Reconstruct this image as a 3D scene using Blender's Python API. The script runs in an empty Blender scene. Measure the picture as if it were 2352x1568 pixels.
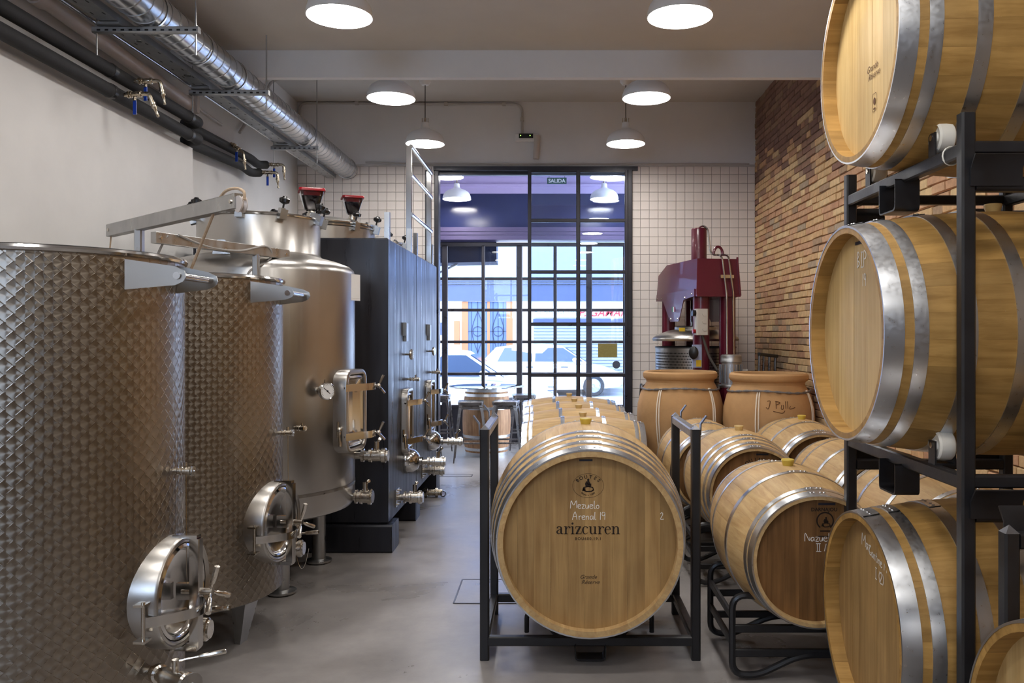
import bpy, bmesh, math, random
from mathutils import Vector, Matrix
rng = random.Random(11)
PI = math.pi
S = bpy.context.scene
COL = S.collection

# ------------------------------------------------------------------ camera
cam_d = bpy.data.cameras.new('camera')
cam = bpy.data.objects.new('camera', cam_d)
COL.objects.link(cam)
cam.location = (0, 0, 1.57)
cam.rotation_euler = (PI / 2, 0, 0)
cam_d.sensor_width = 36.0
cam_d.lens = 36.0 * 1900 / 2352
cam_d.shift_x = -94 / 2352
cam_d.shift_y = -16 / 2352
cam_d.clip_start = 0.05
cam_d.clip_end = 200
S.camera = cam

# ------------------------------------------------------------------ world, light, exposure
w = bpy.data.worlds.new('overcast_sky')
S.world = w
w.use_nodes = True
bg = w.node_tree.nodes['Background']
bg.inputs['Color'].default_value = (0.70, 0.81, 1.0, 1)
bg.inputs['Strength'].default_value = 10.5
S.view_settings.view_transform = 'Standard'
S.view_settings.look = 'None'
S.view_settings.gamma = 1
S.view_settings.use_curve_mapping = False
S.view_settings.exposure = 0.14
LAMP_EMIT = 50.0
LAMP_COL = (1.0, 0.965, 0.92)
# the same pendant lamps go on over the part of the cellar behind the camera
for lx in (-1.27, 0.73):
    for ly in (3.2, 1.5, -0.3):
        ld = bpy.data.lights.new('pendant_light', 'AREA')
        ld.shape = 'DISK'
        ld.size = 0.37
        ld.energy = LAMP_EMIT * 0.1075 * PI
        ld.color = LAMP_COL
        lo = bpy.data.objects.new('pendant_light', ld)
        lo.location = (lx, ly, 3.44)
        COL.objects.link(lo)

# ------------------------------------------------------------------ mesh helpers
ORG = {}          # accumulated world origin of un-rotated roots

def frame(o, n, up=(0, 0, 1)):
    n = Vector(n).normalized()
    up = Vector(up)
    if abs(n.dot(up)) > 0.99:
        up = Vector((0, 1, 0))
    u = up.cross(n).normalized()
    v = n.cross(u)
    return Matrix(((u.x, v.x, n.x, o[0]), (u.y, v.y, n.y, o[1]), (u.z, v.z, n.z, o[2]), (0, 0, 0, 1)))

def rounded(pts, r, seg=5, closed=False):
    pts = [Vector(p) for p in pts]
    out = []
    n = len(pts)
    for i, p in enumerate(pts):
        if not closed and i in (0, n - 1):
            out.append(p)
            continue
        a = pts[i - 1] - p
        b = pts[(i + 1) % n] - p
        rr = min(r, a.length * 0.49, b.length * 0.49)
        a.normalize()
        b.normalize()
        p0, p1 = p + a * rr, p + b * rr
        for k in range(seg + 1):
            t = k / seg
            out.append(p0 * (1 - t) ** 2 + p * 2 * t * (1 - t) + p1 * t * t)
    return out

class MB:
    def __init__(self):
        self.v = []
        self.f = []
        self.m = []

    def add(self, vs, fs, mi=0):
        b = len(self.v)
        self.v += [tuple(x) for x in vs]
        self.f += [tuple(b + i for i in f) for f in fs]
        self.m += [mi] * len(fs)
        return self

    def box(self, x0, x1, y0, y1, z0, z1, M=None, mi=0):
        vs = [Vector(p) for p in ((x0, y0, z0), (x1, y0, z0), (x1, y1, z0), (x0, y1, z0), (x0, y0, z1), (x1, y0, z1), (x1, y1, z1), (x0, y1, z1))]
        if M is not None:
            vs = [M @ p for p in vs]
        return self.add(vs, [(3, 2, 1, 0), (4, 5, 6, 7), (0, 1, 5, 4), (1, 2, 6, 5), (2, 3, 7, 6), (3, 0, 4, 7)], mi)

    def bar(self, p0, p1, w, h=None, up=(0, 0, 1), bev=None, mi=0):
        """square tube with softened edges from p0 to p1"""
        h = h or w
        p0, p1 = Vector(p0), Vector(p1)
        d = (p1 - p0).normalized()
        up = Vector(up)
        if abs(d.dot(up)) > 0.99:
            up = Vector((0, 1, 0)) if abs(d.y) < 0.9 else Vector((1, 0, 0))
        s = d.cross(up).normalized()
        u = s.cross(d)
        b = bev if bev is not None else min(w, h) * 0.14
        a, c = w / 2, h / 2
        prof = [(-a + b, -c), (a - b, -c), (a, -c + b), (a, c - b), (a - b, c), (-a + b, c), (-a, c - b), (-a, -c + b)]
        vs = [p0 + s * x + u * y for x, y in prof] + [p1 + s * x + u * y for x, y in prof]
        fs = [(i, (i + 1) % 8, 8 + (i + 1) % 8, 8 + i) for i in range(8)]
        fs += [tuple(range(7, -1, -1)), tuple(range(8, 16))]
        return self.add(vs, fs, mi)

    def lathe(self, prof, M=None, n=24, a0=0.0, a1=None, mi=0):
        """revolve (r, z) pairs about local z"""
        full = a1 is None
        a1 = 2 * PI if full else a1
        M = M or Matrix()
        cols = n if full else n + 1
        vs, idx = [], []
        for r, z in prof:
            if r < 1e-6:
                vs.append(M @ Vector((0, 0, z)))
                idx.append([len(vs) - 1] * cols)
            else:
                row = []
                for k in range(cols):
                    a = a0 + (a1 - a0) * k / n
                    vs.append(M @ Vector((r * math.cos(a), r * math.sin(a), z)))
                    row.append(len(vs) - 1)
                idx.append(row)
        fs = []
        for i in range(len(prof) - 1):
            A, B = idx[i], idx[i + 1]
            for k in range(n):
                k2 = (k + 1) % cols if full else k + 1
                q = [A[k], A[k2], B[k2], B[k]]
                q2 = []
                for x in q:
                    if x not in q2:
                        q2.append(x)
                if len(q2) >= 3:
                    fs.append(tuple(q2))
        return self.add(vs, fs, mi)

    def cyl(self, p0, p1, r, r1=None, n=16, mi=0):
        p0, p1 = Vector(p0), Vector(p1)
        r1 = r if r1 is None else r1
        L = (p1 - p0).length
        return self.lathe([(0, 0), (r, 0), (r1, L), (0, L)], frame(p0, p1 - p0), n, mi=mi)

    def turned(self, p, d, prof, n=18, mi=0):
        """prof = (t along d, r)"""
        return self.lathe([(0, prof[0][0])] + [(r, t) for t, r in prof] + [(0, prof[-1][0])], frame(p, d), n, mi=mi)

    def ball(self, c, r, n=12, sz=1.0, mi=0):
        k = max(4, n // 2)
        prof = [(r * math.sin(PI * i / k), -r * sz * math.cos(PI * i / k)) for i in range(k + 1)]
        return self.lathe(prof, Matrix.Translation(Vector(c)), n, mi=mi)

    def tube(self, pts, r, n=8, closed=False, mi=0):
        pts = [Vector(p) for p in pts]
        N = len(pts)
        rr = r if hasattr(r, '__len__') else [r] * N
        vs = []
        ref = None
        for i, p in enumerate(pts):
            if closed:
                d = pts[(i + 1) % N] - pts[i - 1]
            else:
                d = pts[min(i + 1, N - 1)] - pts[max(i - 1, 0)]
            d.normalize()
            if ref is None:
                ref = Vector((0, 0, 1)) if abs(d.z) < 0.9 else Vector((1, 0, 0))
                ref = (ref - d * ref.dot(d)).normalized()
            else:
                ref = (ref - d * ref.dot(d)).normalized()
            s = d.cross(ref)
            for k in range(n):
                a = 2 * PI * k / n
                vs.append(p + (ref * math.cos(a) + s * math.sin(a)) * rr[i])
        fs = []
        for i in range(N if closed else N - 1):
            j = (i + 1) % N
            for k in range(n):
                fs.append((i * n + k, i * n + (k + 1) % n, j * n + (k + 1) % n, j * n + k))
        if not closed:
            fs.append(tuple(range(n - 1, -1, -1)))
            fs.append(tuple((N - 1) * n + k for k in range(n)))
        return self.add(vs, fs, mi)

    def prism(self, poly, M, depth, z0=0.0, mi=0):
        n = len(poly)
        vs = [M @ Vector((x, y, z0)) for x, y in poly] + [M @ Vector((x, y, z0 + depth)) for x, y in poly]
        fs = [tuple(range(n - 1, -1, -1)), tuple(range(n, 2 * n))] + [(i, (i + 1) % n, n + (i + 1) % n, n + i) for i in range(n)]
        return self.add(vs, fs, mi)

    def loft(self, rings, cap=True, mi=0):
        n = len(rings[0])
        vs = [p for r in rings for p in r]
        fs = []
        for i in range(len(rings) - 1):
            for k in range(n):
                fs.append((i * n + k, i * n + (k + 1) % n, (i + 1) * n + (k + 1) % n, (i + 1) * n + k))
        if cap:
            fs.append(tuple(range(n - 1, -1, -1)))
            fs.append(tuple((len(rings) - 1) * n + k for k in range(n)))
        return self.add(vs, fs, mi)

    def mesh(self, name, mats, sharp=38):
        me = bpy.data.meshes.new(name)
        me.from_pydata(self.v, [], self.f)
        for m in (mats if isinstance(mats, (list, tuple)) else [mats]):
            me.materials.append(m)
        me.polygons.foreach_set('material_index', self.m)
        bm = bmesh.new()
        bm.from_mesh(me)
        bmesh.ops.recalc_face_normals(bm, faces=bm.faces)
        bm.to_mesh(me)
        bm.free()
        me.polygons.foreach_set('use_smooth', [True] * len(me.polygons))
        me.set_sharp_from_angle(angle=math.radians(sharp))
        me.update()
        return me

    def build(self, name, mats, parent=None, world=False, loc=None, sharp=38):
        """link as ONE object; world=True when the numbers are world coordinates"""
        if world and parent is not None:
            o_ = ORG[parent.name]
            self.v = [(x - o_.x, y - o_.y, z - o_.z) for x, y, z in self.v]
        return link(name, self.mesh(name, mats, sharp), parent, loc)

def link(name, me, parent=None, loc=None, rot=None):
    o = bpy.data.objects.new(name, me)
    COL.objects.link(o)
    if parent is not None:
        o.parent = parent
        ORG[o.name] = ORG.get(parent.name, Vector())
    else:
        ORG[o.name] = Vector(loc) if loc else Vector()
    if loc is not None:
        o.location = loc
    if rot is not None:
        o.rotation_euler = rot
    return o

def tag(o, label=None, cat=None, group=None, kind=None):
    if label: o['label'] = label
    if cat: o['category'] = cat
    if group: o['group'] = group
    if kind: o['kind'] = kind
    return o

def thing(name, loc, label, cat, group=None, rz=0.0):
    o = bpy.data.objects.new(name, None)
    o.empty_display_size = 0.1
    COL.objects.link(o)
    o.location = loc
    o.rotation_euler = (0, 0, rz)
    ORG[o.name] = Vector(loc)
    return tag(o, label, cat, group)

KIDS = {}
def copy_tree(o, parent=None):
    c = o.copy()
    COL.objects.link(c)
    if parent is not None:
        c.parent = parent
    for ch in o.children:
        copy_tree(ch, c)
    return c

def copy_thing(src, loc, label, rz=None, group=None):
    c = copy_tree(src)
    c.location = loc
    if rz is not None:
        c.rotation_euler = (0, 0, rz)
    c['label'] = label
    if group: c['group'] = group
    ORG[c.name] = Vector(loc)
    return c

def text_mesh(body, size, M, mat, shear=0.0, bold=0.0, spacing=1.0, align='CENTER'):
    """flat print from the built-in font; M maps text x,y to 3-D"""
    cu = bpy.data.curves.new('print', 'FONT')
    cu.body = body
    cu.size = size
    cu.shear = shear
    cu.offset = bold
    cu.space_character = spacing
    cu.align_x = align
    cu.resolution_u = 3
    t = bpy.data.objects.new('print', cu)
    COL.objects.link(t)
    dg = bpy.context.evaluated_depsgraph_get()
    me = bpy.data.meshes.new_from_object(t.evaluated_get(dg))
    bpy.data.objects.remove(t)
    me.transform(M)
    me.materials.clear()
    me.materials.append(mat)
    return me

# ------------------------------------------------------------------ materials
def nodes(name):
    m = bpy.data.materials.new(name)
    m.use_nodes = True
    nt = m.node_tree
    return m, nt, nt.nodes['Principled BSDF']

def N(nt, t, **kw):
    n = nt.nodes.new(t)
    for k, v in kw.items():
        setattr(n, k, v)
    return n

def setin(n, **kw):
    for k, v in kw.items():
        n.inputs[k.replace('_', ' ')].default_value = v

def srgb(r, g, b):
    return tuple(((c / 255) / 12.92 if c / 255 <= 0.04045 else (((c / 255) + 0.055) / 1.055) ** 2.4) for c in (r, g, b)) + (1,)

def plain(name, col, rough=0.5, metal=0.0, noise=0.0, nscale=6.0, bump=0.0, bscale=40.0, stretch=None, rvar=0.0, coat=0.0, spec=0.5):
    m, nt, b = nodes(name)
    setin(b, Base_Color=col, Roughness=rough, Metallic=metal)
    b.inputs['Coat Weight'].default_value = coat
    b.inputs['Specular IOR Level'].default_value = spec
    tc = N(nt, 'ShaderNodeTexCoord')
    src = tc.outputs['Object']
    if stretch:
        mp = N(nt, 'ShaderNodeMapping')
        mp.inputs['Scale'].default_value = stretch
        nt.links.new(src, mp.inputs['Vector'])
        src = mp.outputs['Vector']
    if noise or rvar:
        nz = N(nt, 'ShaderNodeTexNoise')
        setin(nz, Scale=nscale, Detail=6.0, Roughness=0.6)
        nt.links.new(src, nz.inputs['Vector'])
        if noise:
            mr = N(nt, 'ShaderNodeMapRange')
            setin(mr, From_Min=0.3, From_Max=0.7, To_Min=1 - noise, To_Max=1 + noise)
            nt.links.new(nz.outputs['Fac'], mr.inputs['Value'])
            mx = N(nt, 'ShaderNodeVectorMath', operation='SCALE')
            mx.inputs[0].default_value = col[:3]
            nt.links.new(mr.outputs['Result'], mx.inputs['Scale'])
            nt.links.new(mx.outputs['Vector'], b.inputs['Base Color'])
        if rvar:
            mr = N(nt, 'ShaderNodeMapRange')
            setin(mr, From_Min=0.3, From_Max=0.7, To_Min=max(0.02, rough - rvar), To_Max=min(1, rough + rvar))
            nt.links.new(nz.outputs['Fac'], mr.inputs['Value'])
            nt.links.new(mr.outputs['Result'], b.inputs['Roughness'])
    if bump:
        nz2 = N(nt, 'ShaderNodeTexNoise')
        setin(nz2, Scale=bscale, Detail=5.0)
        nt.links.new(src, nz2.inputs['Vector'])
        bp = N(nt, 'ShaderNodeBump')
        setin(bp, Strength=bump, Distance=0.01)
        nt.links.new(nz2.outputs['Fac'], bp.inputs['Height'])
        nt.links.new(bp.outputs['Normal'], b.inputs['Normal'])
    return m

def wood(name, light, dark, axis, rough=0.55, stain=0.25, vary=0.10):
    m, nt, b = nodes(name)
    setin(b, Roughness=rough)
    b.inputs['Specular IOR Level'].default_value = 0.35
    tc = N(nt, 'ShaderNodeTexCoord')
    oi = N(nt, 'ShaderNodeObjectInfo')
    off = N(nt, 'ShaderNodeMath', operation='MULTIPLY')
    off.inputs[1].default_value = 41.0
    nt.links.new(oi.outputs['Random'], off.inputs[0])
    ad = N(nt, 'ShaderNodeVectorMath', operation='ADD')
    nt.links.new(tc.outputs['Object'], ad.inputs[0])
    nt.links.new(off.outputs[0], ad.inputs[1])
    mp = N(nt, 'ShaderNodeMapping')
    sc = [34, 34, 34]
    sc[axis] = 1.6
    mp.inputs['Scale'].default_value = sc
    nt.links.new(ad.outputs[0], mp.inputs['Vector'])
    nz = N(nt, 'ShaderNodeTexNoise')
    setin(nz, Scale=1.0, Detail=7.0, Roughness=0.62, Distortion=0.5)
    nt.links.new(mp.outputs[0], nz.inputs['Vector'])
    rp = N(nt, 'ShaderNodeValToRGB')
    rp.color_ramp.elements[0].position = 0.30
    rp.color_ramp.elements[0].color = dark
    rp.color_ramp.elements[1].position = 0.62
    rp.color_ramp.elements[1].color = light
    nt.links.new(nz.outputs['Fac'], rp.inputs['Fac'])
    # broad stains
    n2 = N(nt, 'ShaderNodeTexNoise')
    setin(n2, Scale=4.2, Detail=4.0)
    nt.links.new(ad.outputs[0], n2.inputs['Vector'])
    mr = N(nt, 'ShaderNodeMapRange')
    setin(mr, From_Min=0.35, From_Max=0.65, To_Min=1 - stain, To_Max=1.0 + stain * 0.3)
    nt.links.new(n2.outputs['Fac'], mr.inputs['Value'])
    # each piece its own tone
    wn = N(nt, 'ShaderNodeTexWhiteNoise', noise_dimensions='1D')
    nt.links.new(oi.outputs['Random'], wn.inputs['W'])
    m2 = N(nt, 'ShaderNodeMapRange')
    setin(m2, To_Min=1 - vary, To_Max=1 + vary)
    nt.links.new(wn.outputs['Value'], m2.inputs['Value'])
    mm = N(nt, 'ShaderNodeMath', operation='MULTIPLY')
    nt.links.new(mr.outputs[0], mm.inputs[0])
    nt.links.new(m2.outputs[0], mm.inputs[1])
    vs = N(nt, 'ShaderNodeVectorMath', operation='SCALE')
    nt.links.new(rp.outputs['Color'], vs.inputs[0])
    nt.links.new(mm.outputs[0], vs.inputs['Scale'])
    nt.links.new(vs.outputs[0], b.inputs['Base Color'])
    bp = N(nt, 'ShaderNodeBump')
    setin(bp, Strength=0.18, Distance=0.004)
    nt.links.new(nz.outputs['Fac'], bp.inputs['Height'])
    nt.links.new(bp.outputs['Normal'], b.inputs['Normal'])
    return m

def brushed(name, col, rough=0.26, scale=(60, 60, 1.2), var=0.10, bump=0.03, aniso=0.0):
    m, nt, b = nodes(name)
    setin(b, Base_Color=col, Metallic=1.0, Roughness=rough)
    tc = N(nt, 'ShaderNodeTexCoord')
    mp = N(nt, 'ShaderNodeMapping')
    mp.inputs['Scale'].default_value = scale
    nt.links.new(tc.outputs['Object'], mp.inputs['Vector'])
    nz = N(nt, 'ShaderNodeTexNoise')
    setin(nz, Scale=1.0, Detail=4.0)
    nt.links.new(mp.outputs[0], nz.inputs['Vector'])
    mr = N(nt, 'ShaderNodeMapRange')
    setin(mr, From_Min=0.3, From_Max=0.7, To_Min=max(0.03, rough - var), To_Max=rough + var)
    nt.links.new(nz.outputs['Fac'], mr.inputs['Value'])
    nt.links.new(mr.outputs[0], b.inputs['Roughness'])
    n2 = N(nt, 'ShaderNodeTexNoise')
    setin(n2, Scale=3.0, Detail=5.0)
    nt.links.new(tc.outputs['Object'], n2.inputs['Vector'])
    m3 = N(nt, 'ShaderNodeMapRange')
    setin(m3, From_Min=0.3, From_Max=0.7, To_Min=0.93, To_Max=1.04)
    nt.links.new(n2.outputs['Fac'], m3.inputs['Value'])
    vs = N(nt, 'ShaderNodeVectorMath', operation='SCALE')
    vs.inputs[0].default_value = col[:3]
    nt.links.new(m3.outputs[0], vs.inputs['Scale'])
    nt.links.new(vs.outputs[0], b.inputs['Base Color'])
    if bump:
        bp = N(nt, 'ShaderNodeBump')
        setin(bp, Strength=bump, Distance=0.0008)
        nt.links.new(nz.outputs['Fac'], bp.inputs['Height'])
        nt.links.new(bp.outputs['Normal'], b.inputs['Normal'])
    return m

def engine_turned(name, col, R, du, dv2):
    """stainless sheet swirled with overlapping polishing spots: the spots turn the direction of the brushing"""
    m, nt, b = nodes(name)
    setin(b, Base_Color=col, Metallic=1.0, Roughness=0.32, Anisotropic=0.8)
    L = nt.links.new
    def mth(op, a, c=None):
        n = N(nt, 'ShaderNodeMath', operation=op)
        for i, x in enumerate((a, c)):
            if x is None: continue
            if isinstance(x, (int, float)): n.inputs[i].default_value = x
            else: L(x, n.inputs[i])
        return n.outputs[0]
    tc = N(nt, 'ShaderNodeTexCoord')
    sp = N(nt, 'ShaderNodeSeparateXYZ')
    L(tc.outputs['Object'], sp.inputs[0])
    x, y, z = sp.outputs
    u = mth('MULTIPLY', mth('ARCTAN2', y, x), R / du)
    v = mth('DIVIDE', z, dv2)
    def loc(c, o):
        return mth('SUBTRACT', mth('FRACT', mth('ADD', c, o)), 0.5)
    au, av = mth('MULTIPLY', loc(u, 0.5), du), mth('MULTIPLY', loc(v, 0.5), dv2)
    bu, bv = mth('MULTIPLY', loc(u, 0.0), du), mth('MULTIPLY', loc(v, 0.0), dv2)
    la = mth('ADD', mth('MULTIPLY', au, au), mth('MULTIPLY', av, av))
    lb = mth('ADD', mth('MULTIPLY', bu, bu), mth('MULTIPLY', bv, bv))
    # a later spot bites into the one before it, so the swirl sits off the middle of what is left
    SH = 0.015
    sa, sb = mth('ADD', la, mth('MULTIPLY', au, SH)), mth('ADD', lb, mth('MULTIPLY', bu, SH))
    sel = mth('LESS_THAN', sb, sa)
    def mix(p, q):
        return mth('ADD', mth('MULTIPLY', p, mth('SUBTRACT', 1.0, sel)), mth('MULTIPLY', q, sel))
    qu, qv, d2 = mix(au, bu), mix(av, bv), mix(la, lb)
    r = mth('SQRT', mth('ADD', mth('MULTIPLY', x, x), mth('MULTIPLY', y, y)))
    ex, ey = mth('DIVIDE', mth('MULTIPLY', y, -1.0), r), mth('DIVIDE', x, r)
    nqv = mth('MULTIPLY', qv, -1.0)
    cb = N(nt, 'ShaderNodeCombineXYZ')
    L(mth('MULTIPLY', nqv, ex), cb.inputs[0])
    L(mth('MULTIPLY', nqv, ey), cb.inputs[1])
    L(qu, cb.inputs[2])
    nm = N(nt, 'ShaderNodeVectorMath', operation='NORMALIZE')
    L(cb.outputs[0], nm.inputs[0])
    L(nm.outputs[0], b.inputs['Tangent'])
    # each spot is ground a little hollow, with a fine ridge left standing where two spots meet
    edge = mth('MULTIPLY', mth('ABSOLUTE', mth('SUBTRACT', sa, sb)), 1.0 / du)
    ridge = mth('MAXIMUM', mth('SUBTRACT', 1.0, mth('MULTIPLY', edge, 1.0 / 0.0028)), 0.0)
    bp = N(nt, 'ShaderNodeBump')
    setin(bp, Strength=1.0, Distance=1.0)
    L(mth('ADD', mth('MULTIPLY', d2, 0.9), mth('MULTIPLY', ridge, 0.00028)), bp.inputs['Height'])
    L(mth('SUBTRACT', 0.34, mth('MULTIPLY', ridge, 0.12)), b.inputs['Roughness'])
    L(bp.outputs['Normal'], b.inputs['Normal'])
    return m

def glassy(name, tint=(0.93, 0.97, 0.98, 1), refl=0.08, rough=0.0):
    """thin sheet of glass: lets light straight through and mirrors a little at its face"""
    m = bpy.data.materials.new(name)
    m.use_nodes = True
    nt = m.node_tree
    nt.nodes.clear()
    out = N(nt, 'ShaderNodeOutputMaterial')
    tr = N(nt, 'ShaderNodeBsdfTransparent')
    tr.inputs[0].default_value = tint
    gl = N(nt, 'ShaderNodeBsdfGlossy')
    gl.inputs['Roughness'].default_value = rough
    fr = N(nt, 'ShaderNodeFresnel')
    fr.inputs['IOR'].default_value = 1.45
    mu = N(nt, 'ShaderNodeMath', operation='MULTIPLY')
    mu.inputs[1].default_value = refl / 0.034
    nt.links.new(fr.outputs[0], mu.inputs[0])
    mx = N(nt, 'ShaderNodeMixShader')
    nt.links.new(mu.outputs[0], mx.inputs[0])
    nt.links.new(tr.outputs[0], mx.inputs[1])
    nt.links.new(gl.outputs[0], mx.inputs[2])
    nt.links.new(mx.outputs[0], out.inputs[0])
    return m

def emit(name, col, strength):
    m, nt, b = nodes(name)
    setin(b, Base_Color=(0.9, 0.9, 0.9, 1))
    b.inputs['Emission Color'].default_value = tuple(col[:3]) + (1,)
    b.inputs['Emission Strength'].default_value = strength
    return m

M = {}
M['plaster'] = plain('white_plaster', srgb(216, 214, 212), 0.42, noise=0.05, nscale=2.2, bump=0.10, bscale=9.0, spec=0.35)
M['plaster_matt'] = plain('matt_plaster', srgb(228, 228, 229), 0.85, noise=0.05, nscale=1.5, bump=0.06, bscale=14)
M['ceiling'] = plain('ceiling_paint', srgb(206, 202, 197), 0.9, noise=0.04, nscale=2.0, bump=0.05, bscale=18)
M['lilac'] = plain('lilac_lit_white', srgb(172, 158, 196), 0.75, noise=0.03)  # white surfaces; the lilac cast of the light is put into this colour
M['navy'] = plain('navy_gloss_panel', srgb(34, 40, 78), 0.16, noise=0.05)
M['shutter_box'] = plain('violet_grey_metal', srgb(74, 66, 98), 0.4)
M['brown_wall'] = plain('brown_wall_paint', srgb(150, 138, 126), 0.8)
M['floor'] = None
M['mortar'] = plain('mortar', srgb(150, 128, 104), 0.95, noise=0.2, nscale=12, bump=0.5, bscale=50)
M['grout'] = plain('grout', srgb(116, 106, 100), 0.9)
M['tile'] = plain('glazed_tile', srgb(236, 228, 222), 0.16, noise=0.02, nscale=3)
M['black_metal'] = plain('black_painted_steel', srgb(32, 32, 35), 0.38, noise=0.25, nscale=9, bump=0.04, bscale=60, rvar=0.10)
M['raw_metal'] = plain('worn_bare_steel', srgb(120, 120, 124), 0.38, 0.8, noise=0.2, nscale=20, rvar=0.1)
M['door_frame'] = plain('dark_steel_frame', srgb(46, 44, 50), 0.35, 0.3, noise=0.3, nscale=5, rvar=0.1)
M['vat'] = plain('blackened_steel_sheet', srgb(44, 45, 52), 0.36, 0.35, noise=0.12, nscale=1.0, stretch=(16, 16, 1.3), rvar=0.13, bump=0.03, bscale=3)
M['steel'] = brushed('satin_stainless', (0.46, 0.44, 0.415, 1), 0.31, var=0.03, bump=0.0)
M['steel_polished'] = brushed('polished_stainless', (0.62, 0.61, 0.60, 1), 0.13, var=0.01, bump=0.0)
M['steel_worn'] = brushed('worn_stainless', (0.46, 0.465, 0.47, 1), 0.36, scale=(20, 20, 8), var=0.12, bump=0.05)
M['fitting'] = brushed('machined_stainless', (0.60, 0.56, 0.50, 1), 0.2, scale=(80, 80, 80), var=0.08, bump=0.0)
M['brass'] = brushed('nickelled_brass', (0.50, 0.43, 0.33, 1), 0.28, scale=(60, 60, 60), bump=0.02)
M['galv'] = brushed('galvanised_duct', (0.60, 0.62, 0.65, 1), 0.24, scale=(14, 14, 14), var=0.03, bump=0.0)
M['galv_dark'] = brushed('galvanised_channel', (0.46, 0.47, 0.48, 1), 0.42, scale=(20, 20, 20), bump=0.03)
M['hoop'] = brushed('galvanised_hoop', (0.63, 0.645, 0.67, 1), 0.32, scale=(70, 70, 70), var=0.05, bump=0.0)
M['pearl'] = engine_turned('engine_turned_stainless', (0.315, 0.277, 0.235, 1), 0.493, 2 * PI * 0.493 / 60, 0.0555)
M['pearl_flat'] = brushed('swirled_plate', (0.44, 0.42, 0.39, 1), 0.30, scale=(60, 60, 60), var=0.01, bump=0.0)
M['stave'] = wood('oak_stave', srgb(182, 142, 80), srgb(150, 112, 56), 1, 0.5, vary=0.06)
M['stave_pale'] = wood('pale_oak_stave', srgb(202, 170, 120), srgb(176, 140, 92), 1, 0.55, stain=0.16, vary=0.06)
M['stave_old'] = wood('aged_oak_stave', srgb(178, 138, 102), srgb(136, 98, 70), 1, 0.6, stain=0.3)
M['head'] = wood('oak_head_board', srgb(176, 142, 92), srgb(148, 114, 70), 2, 0.5, stain=0.15, vary=0.10)
M['head_pale'] = wood('pale_oak_head_board', srgb(212, 182, 126), srgb(190, 154, 98), 2, 0.5, stain=0.10, vary=0.08)
M['head_dark'] = wood('brown_oak_head_board', srgb(140, 100, 58), srgb(104, 72, 38), 2, 0.5, stain=0.2, vary=0.10)
M['rubber'] = plain('black_pipe_insulation', srgb(36, 36, 38), 0.75, noise=0.15, nscale=20, bump=0.1, bscale=120)
M['black_plastic'] = plain('black_plastic', srgb(22, 22, 24), 0.35)
M['blue_plastic'] = plain('blue_handle_plastic', srgb(14, 60, 168), 0.35)
M['pvc'] = plain('white_pvc', srgb(206, 196, 190), 0.45, noise=0.05)
M['conduit'] = plain('grey_conduit', srgb(186, 182, 178), 0.5)
M['enamel'] = plain('white_enamel', srgb(236, 236, 236), 0.28)
M['cord'] = plain('grey_fabric_cord', srgb(70, 66, 62), 0.8)
M['bulb'] = emit('lamp_glow', LAMP_COL, LAMP_EMIT)
M['terracotta'] = plain('sandy_terracotta', srgb(184, 144, 98), 0.8, noise=0.10, nscale=5, bump=0.12, bscale=35)
M['rope'] = plain('grey_twisted_wire', srgb(120, 118, 120), 0.5, 0.3, noise=0.3, nscale=60)
M['hose'] = plain('milky_hose', srgb(150, 146, 142), 0.25)
M['strap'] = plain('cream_strap', srgb(232, 220, 202), 0.7)
M['hemp'] = plain('hemp_rope', srgb(188, 164, 138), 0.9, noise=0.15, nscale=90)
M['maroon'] = plain('maroon_paint', srgb(88, 17, 38), 0.32, noise=0.08, nscale=3, coat=0.2)
M['box_grey'] = plain('grey_plastic_box', srgb(190, 186, 178), 0.5)
M['light_blue'] = plain('pale_blue_plate', srgb(160, 172, 204), 0.4)
M['red_plastic'] = plain('red_plastic', srgb(136, 10, 24), 0.3)
M['yellow'] = plain('yellow_sticker', srgb(226, 190, 50), 0.5)
M['green'] = plain('green_paint', srgb(20, 130, 70), 0.5)
M['white'] = plain('white_print', srgb(235, 235, 235), 0.6)
M['clear'] = glassy('clear_plastic', (0.86, 0.84, 0.88, 1), 0.06)
M['wine'] = plain('dark_red_wine', srgb(22, 6, 14), 0.08)
M['ink'] = plain('burnt_black_print', srgb(36, 22, 12), 0.8)
M['ink_soft'] = plain('faded_brown_print', srgb(92, 58, 30), 0.8)
M['chalk'] = plain('chalk', srgb(240, 236, 228), 0.9)
M['staple_strip'] = plain('navy_tag_strip', srgb(26, 28, 46), 0.5)
M['bung'] = plain('cream_silicone', srgb(206, 178, 120), 0.45)
M['bung_yellow'] = plain('yellow_silicone', srgb(204, 178, 74), 0.45)
M['nylon'] = plain('white_nylon_wheel', srgb(232, 228, 216), 0.4)
M['glass'] = glassy('window_glass', (0.90, 0.95, 1.0, 1), 0.10)
M['street_glass'] = glassy('street_window_glass', (0.90, 0.94, 1.0, 1), 0.025)
M['table_glass'] = glassy('table_glass', (0.80, 0.92, 0.90, 1), 0.16)
M['gunmetal'] = brushed('gunmetal_sheet', (0.24, 0.23, 0.23, 1), 0.3, scale=(9, 9, 9), var=0.1, bump=0.02)
M['notice'] = plain('ochre_paper', srgb(150, 140, 84), 0.8, noise=0.12, nscale=50)
M['sticker'] = plain('slate_sticker', srgb(84, 92, 118), 0.6)
M['sign_green'] = plain('exit_sign_green', srgb(8, 74, 62), 0.4)
M['car_white'] = plain('white_car_paint', srgb(232, 234, 238), 0.2, coat=0.5)
M['car_glass'] = plain('car_window', srgb(60, 74, 96), 0.05)
M['tyre'] = plain('tyre_rubber', srgb(40, 42, 46), 0.7)
M['red_lamp'] = plain('red_tail_lamp', srgb(190, 30, 40), 0.2)
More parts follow.
